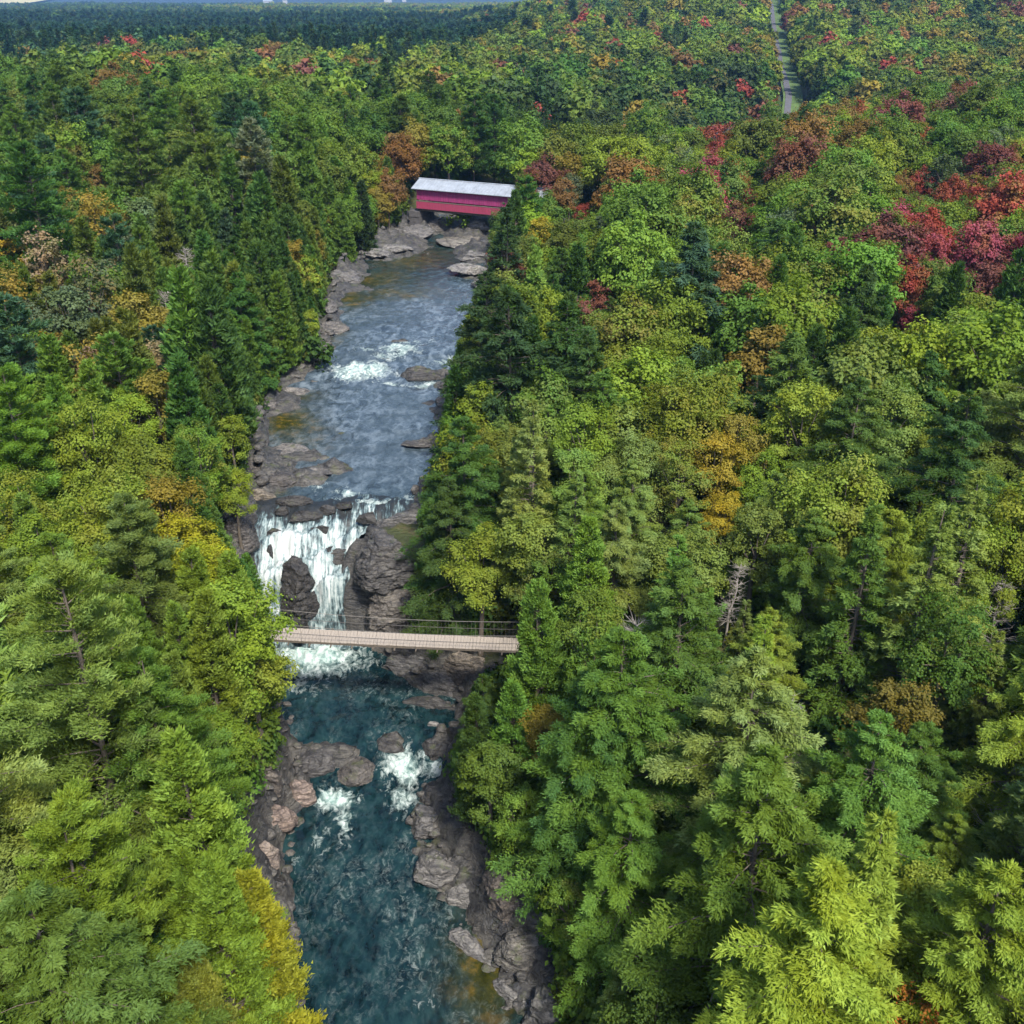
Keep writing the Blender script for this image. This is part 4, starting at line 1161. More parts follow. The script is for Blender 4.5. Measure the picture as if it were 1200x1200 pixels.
# trees one can point at in the photograph: x, y of the top, kind, colour, scale, label
HERO = [
    (72, 662, 'pine_tree', 'pale green', 1.12, 'great pale green white pine with layered plumes, largest tree at the lower left'),
    (158, 770, 'pine_tree', 'bright green', .78, 'bright green pine whose flat plumes reach right from beside the great pine'),
    (-6, 430, 'pine_tree', 'bright green', 1.0, 'bright green pine cut off by the left edge, halfway up the picture'),
    (28, 168, 'pine_tree', 'deep green', 1.2, 'broad dark green pine standing above the ochre trees at the upper left'),
    (236, 158, 'pine_tree', 'bright green', .95, 'bright green pointed pine in the upper left forest left of the covered bridge'),
    (294, 140, 'pine_tree', 'grey-green', 1.1, 'greyish green feathery pine just right of the bright pointed pine'),
    (150, 128, 'pine_tree', 'mid green', 1.1, 'mid green tall pine upslope between the broad dark pine and the pointed one'),
    (262, 246, 'cedar_tree', 'blue-green', .8, 'small blue-green spire in front of the greyish feathery pine'),
    (45, 272, 'birch_tree', 'greyish pink', 1.0, 'greyish pink half-bare tree near the left edge'),
    (75, 330, 'birch_tree', 'grey-green', 1.05, 'smoky grey-green tree below the greyish pink half-bare one'),
    (8, 276, 'birch_tree', 'golden yellow', .85, 'golden ochre tree at the left edge beside the half-bare one'),
    (152, 332, 'birch_tree', 'ochre', .95, 'ochre-topped tree on the left bank slope'),
    (188, 352, 'birch_tree', 'ochre', .7, 'smaller ochre tree touching the ochre-topped one'),
    (176, 194, 'birch_tree', 'ochre', .8, 'ochre rounded tree among the upper left pines'),
    (104, 190, 'birch_tree', 'rusty', .7, 'rust-tinged small tree beside the broad dark pine'),
    (100, 470, 'birch_tree', 'yellow-green', 1.1, 'big yellow-green birch in the left slope, leaning over the cedars'),
    (50, 480, 'birch_tree', 'yellow-green', 1.0, 'yellow-green tree just left of the big yellow-green birch'),
    (150, 500, 'maple_tree', 'yellow-green', .9, 'dense yellow-green crown below the big yellow-green birch'),
    (205, 318, 'cedar_tree', 'mid green', 1.25, 'tall mid green cedar pyramid left of the river halfway to the covered bridge'),
    (238, 330, 'cedar_tree', 'deep green', 1.25, 'tall dark cedar pyramid leading the row above the left rock shelf'),
    (330, 185, 'cedar_tree', 'olive', 1.2, 'tall olive cedar spire, rightmost of the big cedars left of the river'),
    (362, 168, 'cedar_tree', 'mid green', 1.2, 'tall mid green cedar at the water right of the olive spire'),
    (306, 205, 'cedar_tree', 'deep green', 1.2, 'dark cedar directly left of the olive spire'),
    (270, 545, 'birch_tree', 'yellow-green', .62, 'yellow-green leaning sapling over the left rocks above the falls'),
    (268, 480, 'birch_tree', 'yellow-green', .6, 'thin yellow-tinged tree at the edge of the amber shallows'),
    (368, 402, 'shrub', 'deep green', 1.5, 'dark green bush on the rocks at the left of the rapids'),
    (262, 676, 'birch_tree', 'yellow-green', 1.15, 'big yellow-green tree hanging over the left end of the footbridge'),
    (230, 700, 'cedar_tree', 'yellow-green', 1.0, 'yellow-green cedar behind the big tree at the footbridge'),
    (286, 730, 'birch_tree', 'yellow-green', .9, 'rounded yellow-green tree bulging over the middle pool from the left'),
    (215, 860, 'cedar_tree', 'yellow-green', 1.15, 'bright yellow-green cedar on the left rim beside the lower pool'),
    (280, 1030, 'cedar_tree', 'lime-yellow', 1.0, 'lime-yellow cedar with see-through top at the lower left shore'),
    (238, 1010, 'cedar_tree', 'yellow-green', 1.0, 'yellow-green cedar left of the lime-yellow one'),
    (20, 1040, 'hemlock_tree', 'mid green', 1.0, 'mid green hemlock in the bottom left corner'),
    # right side
    (893, 760, 'hemlock_tree', 'pale green', 1.05, 'big pale hemlock with a thin top in the lower right'),
    (905, 880, 'hemlock_tree', 'bright green', 1.12, 'bright green hemlock just below the thin-topped one'),
    (1032, 945, 'spruce_tree', 'yellow-green', 1.15, 'sharp-pointed yellow-green spruce above the bottom right corner'),
    (975, 1010, 'hemlock_tree', 'yellow-green', 1.1, 'broad light hemlock in the foreground left of the pointed spruce'),
    (740, 740, 'hemlock_tree', 'mid green', 1.05, 'hemlock with drooping left branches right of the footbridge end'),
    (805, 665, 'hemlock_tree', 'mid green', .95, 'light-tipped hemlock between the footbridge and the greyish dead top'),
    (902, 720, 'spruce_tree', 'yellow-green', .9, 'small pointed conifer behind the big thin-topped hemlock'),
    (1052, 790, 'birch_tree', 'ochre', .85, 'thin ochre birch standing alone among dark conifers at the right'),
    (1100, 590, 'spruce_tree', 'pale green', 1.1, 'pale pointed spruce in the right middle of the forest'),
    (1150, 555, 'spruce_tree', 'pale green', 1.1, 'tall pale green conifer near the right edge'),
    (1185, 1010, 'hemlock_tree', 'yellow-green', .95, 'light green hemlock cut by the right edge near the bottom'),
    (1098, 1040, 'maple_tree', 'yellow-green', .72, 'bright yellow-green round tree right of the pointed spruce'),
    (1092, 1168, 'birch_tree', 'orange', .62, 'orange-red treetop poking in at the bottom right'),
    (1130, 1185, 'maple_tree', 'rusty', .5, 'rust-red treetop beside the orange one at the bottom edge'),
    (845, 500, 'birch_tree', 'golden yellow', .88, 'golden orange tree, the brightest in the middle of the right forest'),
    (872, 480, 'birch_tree', 'ochre', .9, 'ochre tree directly right of the golden orange one'),
    (850, 575, 'birch_tree', 'golden yellow', .6, 'small yellow-orange crown below the golden orange tree'),
    (940, 330, 'maple_tree', 'yellow-green', 1.1, 'rounded bright yellow-green maple standing proud in the right forest'),
    (1020, 385, 'maple_tree', 'pale green', 1.15, 'wide pale green maple below the crimson group'),
    (800, 325, 'maple_tree', 'yellow-green', 1.0, 'yellow-green maple crown at the head of the right bank slope'),
    (745, 345, 'maple_tree', 'yellow-green', .95, 'yellow-green maple left of the one at the slope head'),
    (690, 462, 'birch_tree', 'yellow-green', 1.0, 'yellow-green rounded tree above the right bank, level with the rapids'),
    (640, 430, 'maple_tree', 'mid green', .8, 'mid green crown between the river and the yellow-green rounded tree'),
    (1092, 262, 'maple_tree', 'crimson', .95, 'crimson maple, left one of the brightest red pair at the right edge'),
    (1160, 255, 'maple_tree', 'crimson', 1.0, 'crimson maple, right one of the brightest red pair at the right edge'),
    (1120, 205, 'maple_tree', 'red', .8, 'red maple behind the crimson pair'),
    (1085, 195, 'maple_tree', 'red', .65, 'small red crown up-left of the crimson pair'),
    (1060, 200, 'maple_tree', 'rusty', .7, 'rust-red crown left of the small red one'),
    (1172, 300, 'maple_tree', 'purplish', .85, 'purplish maple under the crimson pair'),
    (1072, 355, 'birch_tree', 'crimson', .55, 'small crimson crown in the green left of the purplish maple'),
    (886, 215, 'maple_tree', 'crimson', .65, 'pinkish crimson crown in the upper middle of the right forest'),
    (862, 238, 'maple_tree', 'purplish', .8, 'purple-tinged crown under the pinkish crimson one'),
    (632, 248, 'birch_tree', 'golden yellow', .8, 'golden yellow tree on the right bank just right of the covered bridge'),
    (683, 236, 'birch_tree', 'red', .55, 'small red tree right of the golden yellow one by the covered bridge'),
    (660, 205, 'birch_tree', 'rusty', .8, 'orange-brown tree above the right end of the covered bridge'),
    (700, 325, 'birch_tree', 'purplish', .7, 'dusky pink tree above the dark conifers on the right bank'),
    (820, 262, 'hemlock_tree', 'blue-green', 1.2, 'wide dark blue-green conifer in the right forest, above the yellow-green maples'),
    (588, 236, 'spruce_tree', 'dark green', 1.1, 'dark spruce hiding the right end of the covered bridge'),
    (604, 226, 'cedar_tree', 'deep green', 1.0, 'deep green cedar behind the dark spruce at the right end of the covered bridge'),
    (572, 320, 'hemlock_tree', 'dark green', 1.0, 'dark hemlock leaning over the river on the right bank below the covered bridge'),
    (600, 335, 'hemlock_tree', 'dark green', 1.1, 'dark hemlock just inland of the one leaning over the river'),
    (625, 290, 'cedar_tree', 'pale green', .9, 'pale slim cedar on the right bank below the golden yellow tree'),
    (540, 490, 'hemlock_tree', 'deep green', .95, 'deep green hemlock on the right bank, level with the upper falls pool'),
    (560, 440, 'birch_tree', 'yellow-green', .7, 'yellow-green small tree at the right shore of the rapids'),
    (525, 560, 'hemlock_tree', 'deep green', .9, 'deep green hemlock beside the right lip of the falls'),
    (505, 628, 'cedar_tree', 'deep green', .7, 'dark cedar beside the rock face right of the falls'),
    (448, 245, 'cedar_tree', 'mid green', .8, 'mid green cedar at the left end of the covered bridge'),
    (466, 212, 'cedar_tree', 'dark green', .9, 'dark cedar touching the left gable of the covered bridge'),
    (430, 196, 'birch_tree', 'yellow-green', .8, 'yellow-green tree just left of the covered bridge'),
    (538, 246, 'shrub', 'bright green', 1.2, 'bright bush growing in the opening beneath the covered bridge'),
    (760, 130, 'maple_tree', 'mid green', 1.2, 'broad mid green crown in the far upper forest left of the road'),
    (905, 122, 'maple_tree', 'mid green', .75, 'green crown standing at the near end of the visible road'),
    (700, 780, 'hemlock_tree', 'deep green', 1.0, 'deep green hemlock below the right end of the footbridge'),
    (600, 800, 'cedar_tree', 'bright green', .8, 'saturated green cedar hanging over the rocks by the footbridge'),
    (560, 815, 'cedar_tree', 'deep green', .75, 'deep green cedar nearest the water below the footbridge'),
    (640, 820, 'birch_tree', 'ochre', .6, 'thin ochre sapling on the slope below the footbridge'),
    (780, 1090, 'birch_tree', 'ochre', .5, 'brown-ochre sapling low between hemlocks at the bottom'),
]
def hero_pos(px, py, H):
    a, b = (px - 600) / FPX, (600 - py) / FPX
    t = np.arange(14, 900, .2)
    X, Y, Z = a * t, (CP + b * SP) * t, CAM_Z + (-SP + b * CP) * t
    k = int(np.argmax(Z < ground(X, Y) + H))
    return float(X[k]), float(Y[k])
HP = []
def note(kd, X, Y, s):
    H, Rr = HT[kd]; z = float(ground(X, Y))
    x1, y1, d = proj(X, Y, z + H * s)
    HP.append((float(x1), float(y1) + .28 * FPX * H * s / float(d) * .8, float(d), FPX * Rr * s / float(d)))
def hides(kd, X, Y, z, s):
    H, Rr = HT[kd]
    x1, y1, d = proj(X, Y, z + H * s)
    w, h = FPX * Rr * s / d, .85 * FPX * H * s / d
    for hx, hy, hd, hw in HP:
        if d < hd - .5 and abs(hx - x1) < w * .75 + hw * .35 and y1 - 2 < hy < y1 + h: return True
    return False
for px, py, kd, cn, s, lab in HERO:
    X, Y = hero_pos(px, py, HT[kd][0] * s)
    if X < 0 and px < 480: X = min(X, float(XL(min(Y, 320))) - .3)
    put(kd, X, Y, s, cn, lab); note(kd, X, Y, s)
DEADS = [(930, 815, .55, 'bleached grey dead treetop behind the bright green hemlock', 0), (735, 650, .9, 'leaning grey dead trunk in the forest right of the footbridge', .45),
         (832, 372, .75, 'pale dead tree with bare forks among yellow-green maples', 0), (858, 655, .6, 'greyish dead top between hemlocks right of the falls', .1),
         (1178, 690, .7, 'bare grey branches of a dead tree near the right edge', .2), (770, 128, .7, 'pale bare trunk in the upper forest left of the road', 0),
         (215, 290, .8, 'grey bare trunk among the cedars on the left bank', 0), (188, 340, .75, 'thin grey dead trunk beside the smaller ochre tree', .05),
         (1165, 905, .6, 'fallen-looking grey branches at the right, among dark conifers', .6)]
for px, py, s, lab, tl in DEADS:
    X, Y = hero_pos(px, py, 12 * s)
    put('dead_tree', X, Y, s, 'grey', lab, tilt=tl); note('dead_tree', X, Y, s)

# bank rows that frame the river, then the rest of the wood by dart throwing
def scatter(n, y0, y1, band=None, k=.60):
    for _ in range(n):
        if band is None:
            u = R.random()
            Y = math.sqrt(y0 * y0 + u * (y1 * y1 - y0 * y0))
            hw = .60 * Y + 14
            X = R.uniform(-hw, hw)
        else:
            Y = R.uniform(y0, y1)
            X = float(XL(Y)) - abs(R.gauss(1, band)) if R.random() < .5 else float(XR(Y)) + abs(R.gauss(1.0, band)) + (3.0 if Y < 72 else 0)
        yc = min(max(Y, 24), 329)
        if XL(yc) - .6 < X < XR(yc) + .6 and Y < 330: continue
        if 200 < Y and abs(X - (20 + (Y - 215) * .5)) < 7: continue
        if Y > 330 and abs(X - road_x(Y)) < 7: continue
        g = float(ground(X, Y))
        px, py, _ = proj(X, Y, g + 10)
        zl = zone(float(px), float(py), X, Y)
        t = R.uniform(0, sum(w for *_, w in zl))
        for kd, cn, w in zl:
            t -= w
            if t <= 0: break
        s = R.uniform(.72, 1.12) if kd != 'maple_tree' else R.uniform(.8, 1.3)
        if X > 0 and Y < 75 and X - XR(yc) < 5: s *= R.uniform(.5, .8)
        elif Y < 110 and X > 10: s *= 1.1
        if band and Y > 75: s *= R.uniform(.7, 1.0)
        r = HT[kd][1] * s
        if not near_ok(X, Y, r, k): continue
        ok = False
        for f in (1, .82, .66, .5):
            if clear(kd, X, Y, g, s * f) and not hides(kd, X, Y, g, s * f): ok = True; break
        if not ok: continue
        if f < 1 and not near_ok(X, Y, r * f, k): continue
        put(kd, X, Y, s * f, cn)
scatter(2600, 24, 200, band=3.0, k=.5)
scatter(5200, 6, 120, k=.56)
scatter(9000, 110, 262, k=.60)
print('near trees', len(TREES))

# ------------------------------------------------------------------ instanced masses (what nobody could count)
def instanced(name, pts, protos, idx, rotz, scl, tint, label, cat):
    n = len(pts)
    me = bpy.data.meshes.new(name + '_points')
    me.vertices.add(n)
    me.vertices.foreach_set('co', np.asarray(pts, np.float32).ravel())
    for an, ty, key, val in (('pick', 'INT', 'value', np.asarray(idx, np.int32)), ('turn', 'FLOAT_VECTOR', 'vector', np.stack([rotz * 0, rotz * 0, rotz], 1).astype(np.float32)),
                             ('size', 'FLOAT', 'value', np.asarray(scl, np.float32)), ('tint', 'FLOAT_COLOR', 'color', np.concatenate([tint, np.ones((n, 1))], 1).astype(np.float32))):
        a = me.attributes.new(an, ty, 'POINT')
        a.data.foreach_set(key, val.ravel())
    o = link(name, me)
    ng = bpy.data.node_groups.new(name + '_nodes', 'GeometryNodeTree')
    ng.interface.new_socket('Geometry', in_out='INPUT', socket_type='NodeSocketGeometry')
    ng.interface.new_socket('Geometry', in_out='OUTPUT', socket_type='NodeSocketGeometry')
    N, Lk = ng.nodes, ng.links
    gi, go = N.new('NodeGroupInput'), N.new('NodeGroupOutput')
    iop = N.new('GeometryNodeInstanceOnPoints')
    join = N.new('GeometryNodeJoinGeometry')
    for p in reversed(protos):
        oi = N.new('GeometryNodeObjectInfo'); oi.inputs['Object'].default_value = p; oi.transform_space = 'ORIGINAL'
        oi.inputs['As Instance'].default_value = True
        Lk.new(oi.outputs['Geometry'], join.inputs[0])
    Lk.new(gi.outputs[0], iop.inputs['Points']); Lk.new(join.outputs[0], iop.inputs['Instance'])
    iop.inputs['Pick Instance'].default_value = True
    def attr(nm, ty):
        a = N.new('GeometryNodeInputNamedAttribute'); a.data_type = ty; a.inputs['Name'].default_value = nm
        return next(s for s in a.outputs if s.enabled and s.name == 'Attribute')
    Lk.new(attr('pick', 'INT'), iop.inputs['Instance Index'])
    Lk.new(attr('turn', 'FLOAT_VECTOR'), iop.inputs['Rotation'])
    Lk.new(attr('size', 'FLOAT'), iop.inputs['Scale'])
    Lk.new(iop.outputs[0], go.inputs[0])
    md = o.modifiers.new('scatter', 'NODES'); md.node_group = ng
    return tag(o, label, cat, kind='stuff')


def jit(cn, amt=.14):
    c = PAL[cn]
    b = R.gauss(1, amt)
    b = min(1.35, max(.7, b))
    return tuple(max(.004, x * b * R.uniform(.9, 1.1)) for x in c)


# ------------------------------------------------------------------ trees near enough to be single things
CAP = 285
for t in TREES:
    H, Rr = HT[t['kd']]
    px, py, dep = proj(t['X'], t['Y'], t['z'] + H * t['s'] * .7)
    t['px'], t['py'], t['dep'] = float(px), float(py), float(dep)
    tp = proj(t['X'], t['Y'], t['z'] + H * t['s'])
    t['tx'], t['ty'] = float(tp[0]), float(tp[1])
    w = FPX * Rr * t['s'] / dep
    t['show'] = w
    t['in'] = -w * .8 < t['tx'] < 1200 + w * .8 and -10 < t['ty'] < 1212 and t['Y'] > 8
groups = {}
for t in TREES:
    if t['in'] and t['show'] > 9: groups.setdefault(t['kd'], []).append(t)
single = []
for kd, L in groups.items():
    L.sort(key=lambda t: (t['label'] is None, -t['show']))
    single += L[:CAP]
for t in single: t['single'] = True

# what each thing is called: colour, kind and its rank round a landmark one can find
MARKS = [('the footbridge', 465, 745), ('the waterfall', 360, 660), ('the covered bridge', 545, 232), ('the rapids in mid-river', 430, 432), ('the rounded dark boulder', 385, 885),
         ('the great pale pine', 110, 780), ('the golden orange tree', 845, 530), ('the crimson pair of maples', 1125, 275), ('the grey dead treetop', 930, 835),
         ('the near end of the road', 912, 105), ('the half-bare pinkish tree', 50, 290), ('the ochre birch among dark conifers', 1052, 820), ('the big layered tan rock', 590, 1030),
         ('the bright rounded maple', 940, 360), ('the big yellow-green birch', 105, 490), ('the golden yellow bridge-side tree', 632, 262), ('the pointed yellow-green spruce', 1032, 970),
         ('the bright pointed pine', 236, 180), ('the amber shallow', 334, 491), ('the wide blue-green conifer', 820, 280), ('the leaning dead trunk', 735, 680),
         ('the right edge of the picture', 1195, 500), ('the left edge of the picture', 5, 600), ('the bottom right corner', 1190, 1190), ('the bottom left corner', 10, 1190), ('the top left of the picture', 10, 70),
         ('the top right of the picture', 1190, 40), ('the pinkish crimson crown', 886, 228), ('the orange treetop at the bottom', 1092, 1180), ('the olive cedar spire', 330, 220)]
KNAME = {'pine_tree': 'pine', 'hemlock_tree': 'hemlock', 'cedar_tree': 'cedar spire', 'spruce_tree': 'spruce', 'maple_tree': 'maple', 'birch_tree': 'slim leafy tree', 'dead_tree': 'dead tree', 'shrub': 'bush'}
def where(px, py, mx, my):
    dx_, dy_ = px - mx, py - my
    a = math.degrees(math.atan2(-dy_, dx_)) % 360
    return ['right of', 'up-right of', 'above', 'up-left of', 'left of', 'down-left of', 'below', 'down-right of'][int((a + 22.5) // 45) % 8]
ORD = ['closest', 'second closest', 'third closest', 'fourth closest', 'fifth closest', 'sixth closest', 'seventh closest', 'eighth closest', 'ninth closest', 'tenth closest'] + \
      [w + ' closest' for w in 'eleventh twelfth thirteenth fourteenth fifteenth sixteenth seventeenth eighteenth nineteenth twentieth'.split()]
rank = {}
for t in single:
    if t['label']: continue
    m = min(MARKS, key=lambda m: math.hypot(t['px'] - m[1], t['py'] - m[2]))
    t['mark'] = (m[0], where(t['px'], t['py'], m[1], m[2]))
    t['md'] = math.hypot(t['px'] - m[1], t['py'] - m[2])
    rank.setdefault((t['kd'], t['cn'], t['mark']), []).append(t)
for (kd, cn, (mn, wh)), L in rank.items():
    L.sort(key=lambda t: t['md'])
    for i, t in enumerate(L):
        what = f'{cn} {KNAME[kd]}'
        t['label'] = f'{what} {wh} {mn}' if len(L) == 1 else f'{ORD[min(i, 19)]} {what} {wh} {mn}'
GROUP = {'pine_tree': 'pines of the gorge forest', 'hemlock_tree': 'hemlocks of the gorge forest', 'cedar_tree': 'cedars of the gorge forest', 'spruce_tree': 'spruces of the gorge forest',
         'maple_tree': 'maples of the gorge forest', 'birch_tree': 'slim leafy trees of the gorge forest', 'dead_tree': 'dead trees in the forest', 'shrub': 'bushes by the river'}
CATG = {'dead_tree': 'dead tree', 'shrub': 'bush', 'pine_tree': 'pine', 'hemlock_tree': 'hemlock', 'cedar_tree': 'cedar', 'spruce_tree': 'spruce', 'maple_tree': 'maple', 'birch_tree': 'leafy tree'}
for t in single:
    kd, s = t['kd'], t['s']
    rot = (t['tilt'] * .6 + R.uniform(-.03, .03), t['tilt'] + R.uniform(-.03, .03), t['rot'])
    loc = (t['X'], t['Y'], t['z'])
    sc3 = (s * R.uniform(.92, 1.08), s * R.uniform(.92, 1.08), s)
    if kd == 'dead_tree':
        o = link(kd, R.choice(DEAD), loc=loc, rot=rot, scale=sc3)
    else:
        lod = 0 if t['dep'] < 84 else 1
        v = R.randrange(len(PROTO[kd, lod]))
        e = PROTO[kd, lod][v]
        colr = jit(t['cn'], .12) + (1,)
        if t['dep'] < 170:
            o = bpy.data.objects.new(kd, None); o.empty_display_size = .5
            COL.objects.link(o); o.location = loc; o.rotation_euler = rot; o.scale = sc3
            c = link('crown', e['crown'], o); c.color = colr
            link('trunk', e['trunk'], o)
        else:
            o = link(kd, joined(kd, lod, v).data, loc=loc, rot=rot, scale=sc3); o.color = colr
    tag(o, t['label'], CATG[kd], GROUP[kd])

# ------------------------------------------------------------------ the rest of the forest
prl, key = [], {}
def pkey(kd, lod, v):
    k = (kd, lod, v)
    if k not in key:
        key[k] = len(prl); prl.append(joined(kd, lod, v))
    return key[k]
fp, fi, fr_, fs, ft = [], [], [], [], []
def fadd(kd, lod, X, Y, z, s, cn, rot=None):
    v = R.randrange(len(PROTO[kd, lod]))
    fp.append((X, Y, z)); fi.append(pkey(kd, lod, v)); fr_.append(R.uniform(0, 6.28)); fs.append(s); ft.append(jit(cn, .16))
for t in TREES:
    if t.get('single') or t['kd'] == 'dead_tree': continue
    fadd(t['kd'], 1 if (t['dep'] < 230 and t['kd'] in KIND) else 2, t['X'], t['Y'], t['z'], t['s'], t['cn'])
def far_field(y0, y1, d, lodf):
    nrow = int((y1 - y0) / d)
    Ys, Xs = [], []
    for r in range(nrow):
        Y = y0 + (r + .5) * d
        hw = .58 * Y + 25
        n = int(2 * hw / d)
        x = -hw + (np.arange(n) + .5) * d
        Xs.append(x); Ys.append(np.full(n, Y))
    X, Y = np.concatenate(Xs), np.concatenate(Ys)
    rg = np.random.RandomState(int(y0))
    X = X + rg.uniform(-.5, .5, len(X)) * d; Y = Y + rg.uniform(-.5, .5, len(Y)) * d
    keep = np.ones(len(X), bool)
    keep &= ~((np.abs(X - road_x(Y)) < 5.6 + .001 * Y) & (Y > 300) & (Y < 1100))
    keep &= ~((Y < 330) & (np.abs(X - (20 + (Y - 215) * .5)) < 7))
    # pale clearing beyond the dark belt
    gx, gy, _ = proj(X, Y, 8.0 + 0 * X)
    g = plateau(X, Y)
    belt = (Y > 400 + 190 * fbm(X / 60, Y / 90, 0, 3, 91) + .25 * X + 60) & (Y < 1500) & (X < -.03 * Y + 25 * np.sin(Y / 90.0)) 
    light = (Y > 1330) & (X > -.27 * Y) & (fbm(X / 260, Y / 400, 0, 3, 44) > -.2)
    belt &= ~light
    for k in np.nonzero(keep)[0]:
        x, y = float(X[k]), float(Y[k]); u = R.random()
        s = R.uniform(.8, 1.35)
        if belt[k] and u < .93:
            kd = 'spruce_tree'; cn = 'dark blue-green' if R.random() < .75 else 'dark green'
            if R.random() < .3: kd, cn = 'maple_tree', R.choice(['deep green', 'dark green', 'mid green', 'blue-green'])
        elif light[k]:
            kd = 'maple_tree'; cn = R.choice(['yellow-green', 'olive', 'ochre', 'lime-yellow', 'pale green', 'bright green'])
        elif y > 1500:
            kd = 'maple_tree'; cn = R.choice(['dark blue-green', 'deep green', 'dark green', 'mid green'])
        else:
            kd = 'maple_tree' if u < .94 else 'spruce_tree'
            p = noise3(x / 45, y / 45, 0, 12)
            if kd == 'spruce_tree': cn = 'dark green'
            elif R.random() < (.17 if x > 20 else .08) + .16 * max(0, float(p)): cn = R.choice(['rusty', 'red', 'ochre', 'purplish', 'ochre', 'rusty', 'ochre', 'olive'])
            else: cn = R.choice(['mid green', 'deep green', 'olive', 'olive', 'yellow-green', 'dark green', 'olive', 'bright green', 'yellow-green'] if not (Y[k] < 400 and 0 < x < 90) else ['dark green', 'deep green', 'mid green'])  # ravine crowns darkened by colour to carry its shade
        fadd(kd, lodf, x, y, float(g[k]) - .3, s, cn)
far_field(262, 560, 6.6, 2)
far_field(560, 1300, 8.4, 3)
far_field(1300, 3200, 13.0, 3)
print('mass trees', len(fp))
instanced('forest', fp, prl, fi, np.array(fr_), fs, np.array(ft), 'mixed forest of green, olive and autumn-coloured treetops running to the horizon', 'forest')

# leafy undergrowth on the banks and between the trunks
up_, ui, ur, us, ut = [], [], [], [], []
upr = [joined('shrub', 1, 0), joined('shrub', 1, 1)]
for _ in range(9500):
    u = R.random()
    Y = 24 + 176 * u ** 1.5
    X = (R.uniform(-40, 45) if R.random() < .35 else (float(XL(Y)) - abs(R.gauss(0, 7)) if R.random() < .5 else float(XR(Y)) + abs(R.gauss(0, 8))))
    if XL(Y) - .5 < X < XR(Y) + .5: continue
    d = max(float(XL(Y)) - X, X - float(XR(Y)))
    if R.random() > .15 + d / 3.0: continue
    g = float(ground(X, Y)); s = R.uniform(.45, 1.1) * (1.25 if Y > 90 else 1)
    if not clear('shrub', X, Y, g, s, 1.0): continue
    up_.append((X, Y, g - .3)); ui.append(R.randrange(2)); ur.append(R.uniform(0, 6.28)); us.append(s)
    ut.append(jit(R.choice(['deep green', 'mid green', 'bright green', 'deep green', 'olive', 'mid green']), .15))
instanced('undergrowth', up_, upr, ui, np.array(ur), us, np.array(ut), 'dense green undergrowth covering the banks between the tree trunks', 'undergrowth')

# ------------------------------------------------------------------ suspension footbridge
A = Vector(unproj(292, 740.5, -1.1) + (-1.1,)); B = Vector(unproj(690, 758, -1.3) + (-1.3,))
ax = (B - A).normalized(); Lb = (B - A).length
side = Vector((-ax.y, ax.x, 0)).normalized()
def deckp(t, s=0.0, h=0.0):
    sag = -0.1 * (1 - (2 * t - 1) ** 2)
    return A + ax * (t * Lb) + side * s + Vector((0, 0, sag + h))
fb = bpy.data.objects.new('footbridge', None); COL.objects.link(fb)
tag(fb, 'narrow wooden suspension footbridge crossing the gorge in front of the waterfall', 'footbridge')
npl = 104
pl = MB(); pl.box(0, 0, 0, Lb / npl * .93, 1.55, .05)
pm = pl.mesh('plank', M_DECK)
yaw = math.atan2(ax.y, ax.x)
for i in range(npl):
    t = (i + .5) / npl
    d = deckp(t + .004) - deckp(t - .004)
    o = link('plank', pm, fb, loc=deckp(t, R.uniform(-.02, .02), R.uniform(-.006, .006)), rot=(0, -math.atan2(d.z, math.hypot(d.x, d.y)), yaw + R.uniform(-.008, .008)))
ts = [i / 24 for i in range(25)]
for s in (-1, 1):
    m = MB()
    for i in range(24):
        a, b = deckp(ts[i], s * .7, -.14), deckp(ts[i + 1], s * .7, -.14)
        m.tube([a, b], .085, 4)
    m.build('stringer', M_BEAM, fb)
    m = MB(); m.tube([deckp(t, s * .9, 1.15 + .45 * (2 * t - 1) ** 2) for t in ts], .017, 6)
    m.build('handrail_cable', M_CABLE, fb)
    m = MB(); m.tube([deckp(t, s * .9, .6 + .2 * (2 * t - 1) ** 2) for t in ts], .018, 4)
    m.build('mid_cable', M_CABLE, fb)
    m = MB()
    for i in range(1, 90):
        t = i / 90
        m.tube([deckp(t, s * .88, -.1), deckp(t, s * .9, 1.15 + .45 * (2 * t - 1) ** 2)], .005 if i % 5 else .011, 4)
    o = m.build('side_netting', M_CABLE, fb); o['kind'] = 'stuff'
    for t in (0, 1):
        m = MB(); p0 = deckp(t, s * .98, -1.6); p1 = deckp(t, s * .98, 2.0)
        m.box(p0.x, p0.y, (p0.z + p1.z) / 2, .24, .24, p1.z - p0.z)
        m.build('post', M_BEAM, fb)
m = MB()
for i in range(1, 16):
    t = i / 16
    m.tube([deckp(t, -1.0, -.25), deckp(t, 1.0, -.25)], .06, 4)
m.build('cross_beam', M_BEAM, fb)

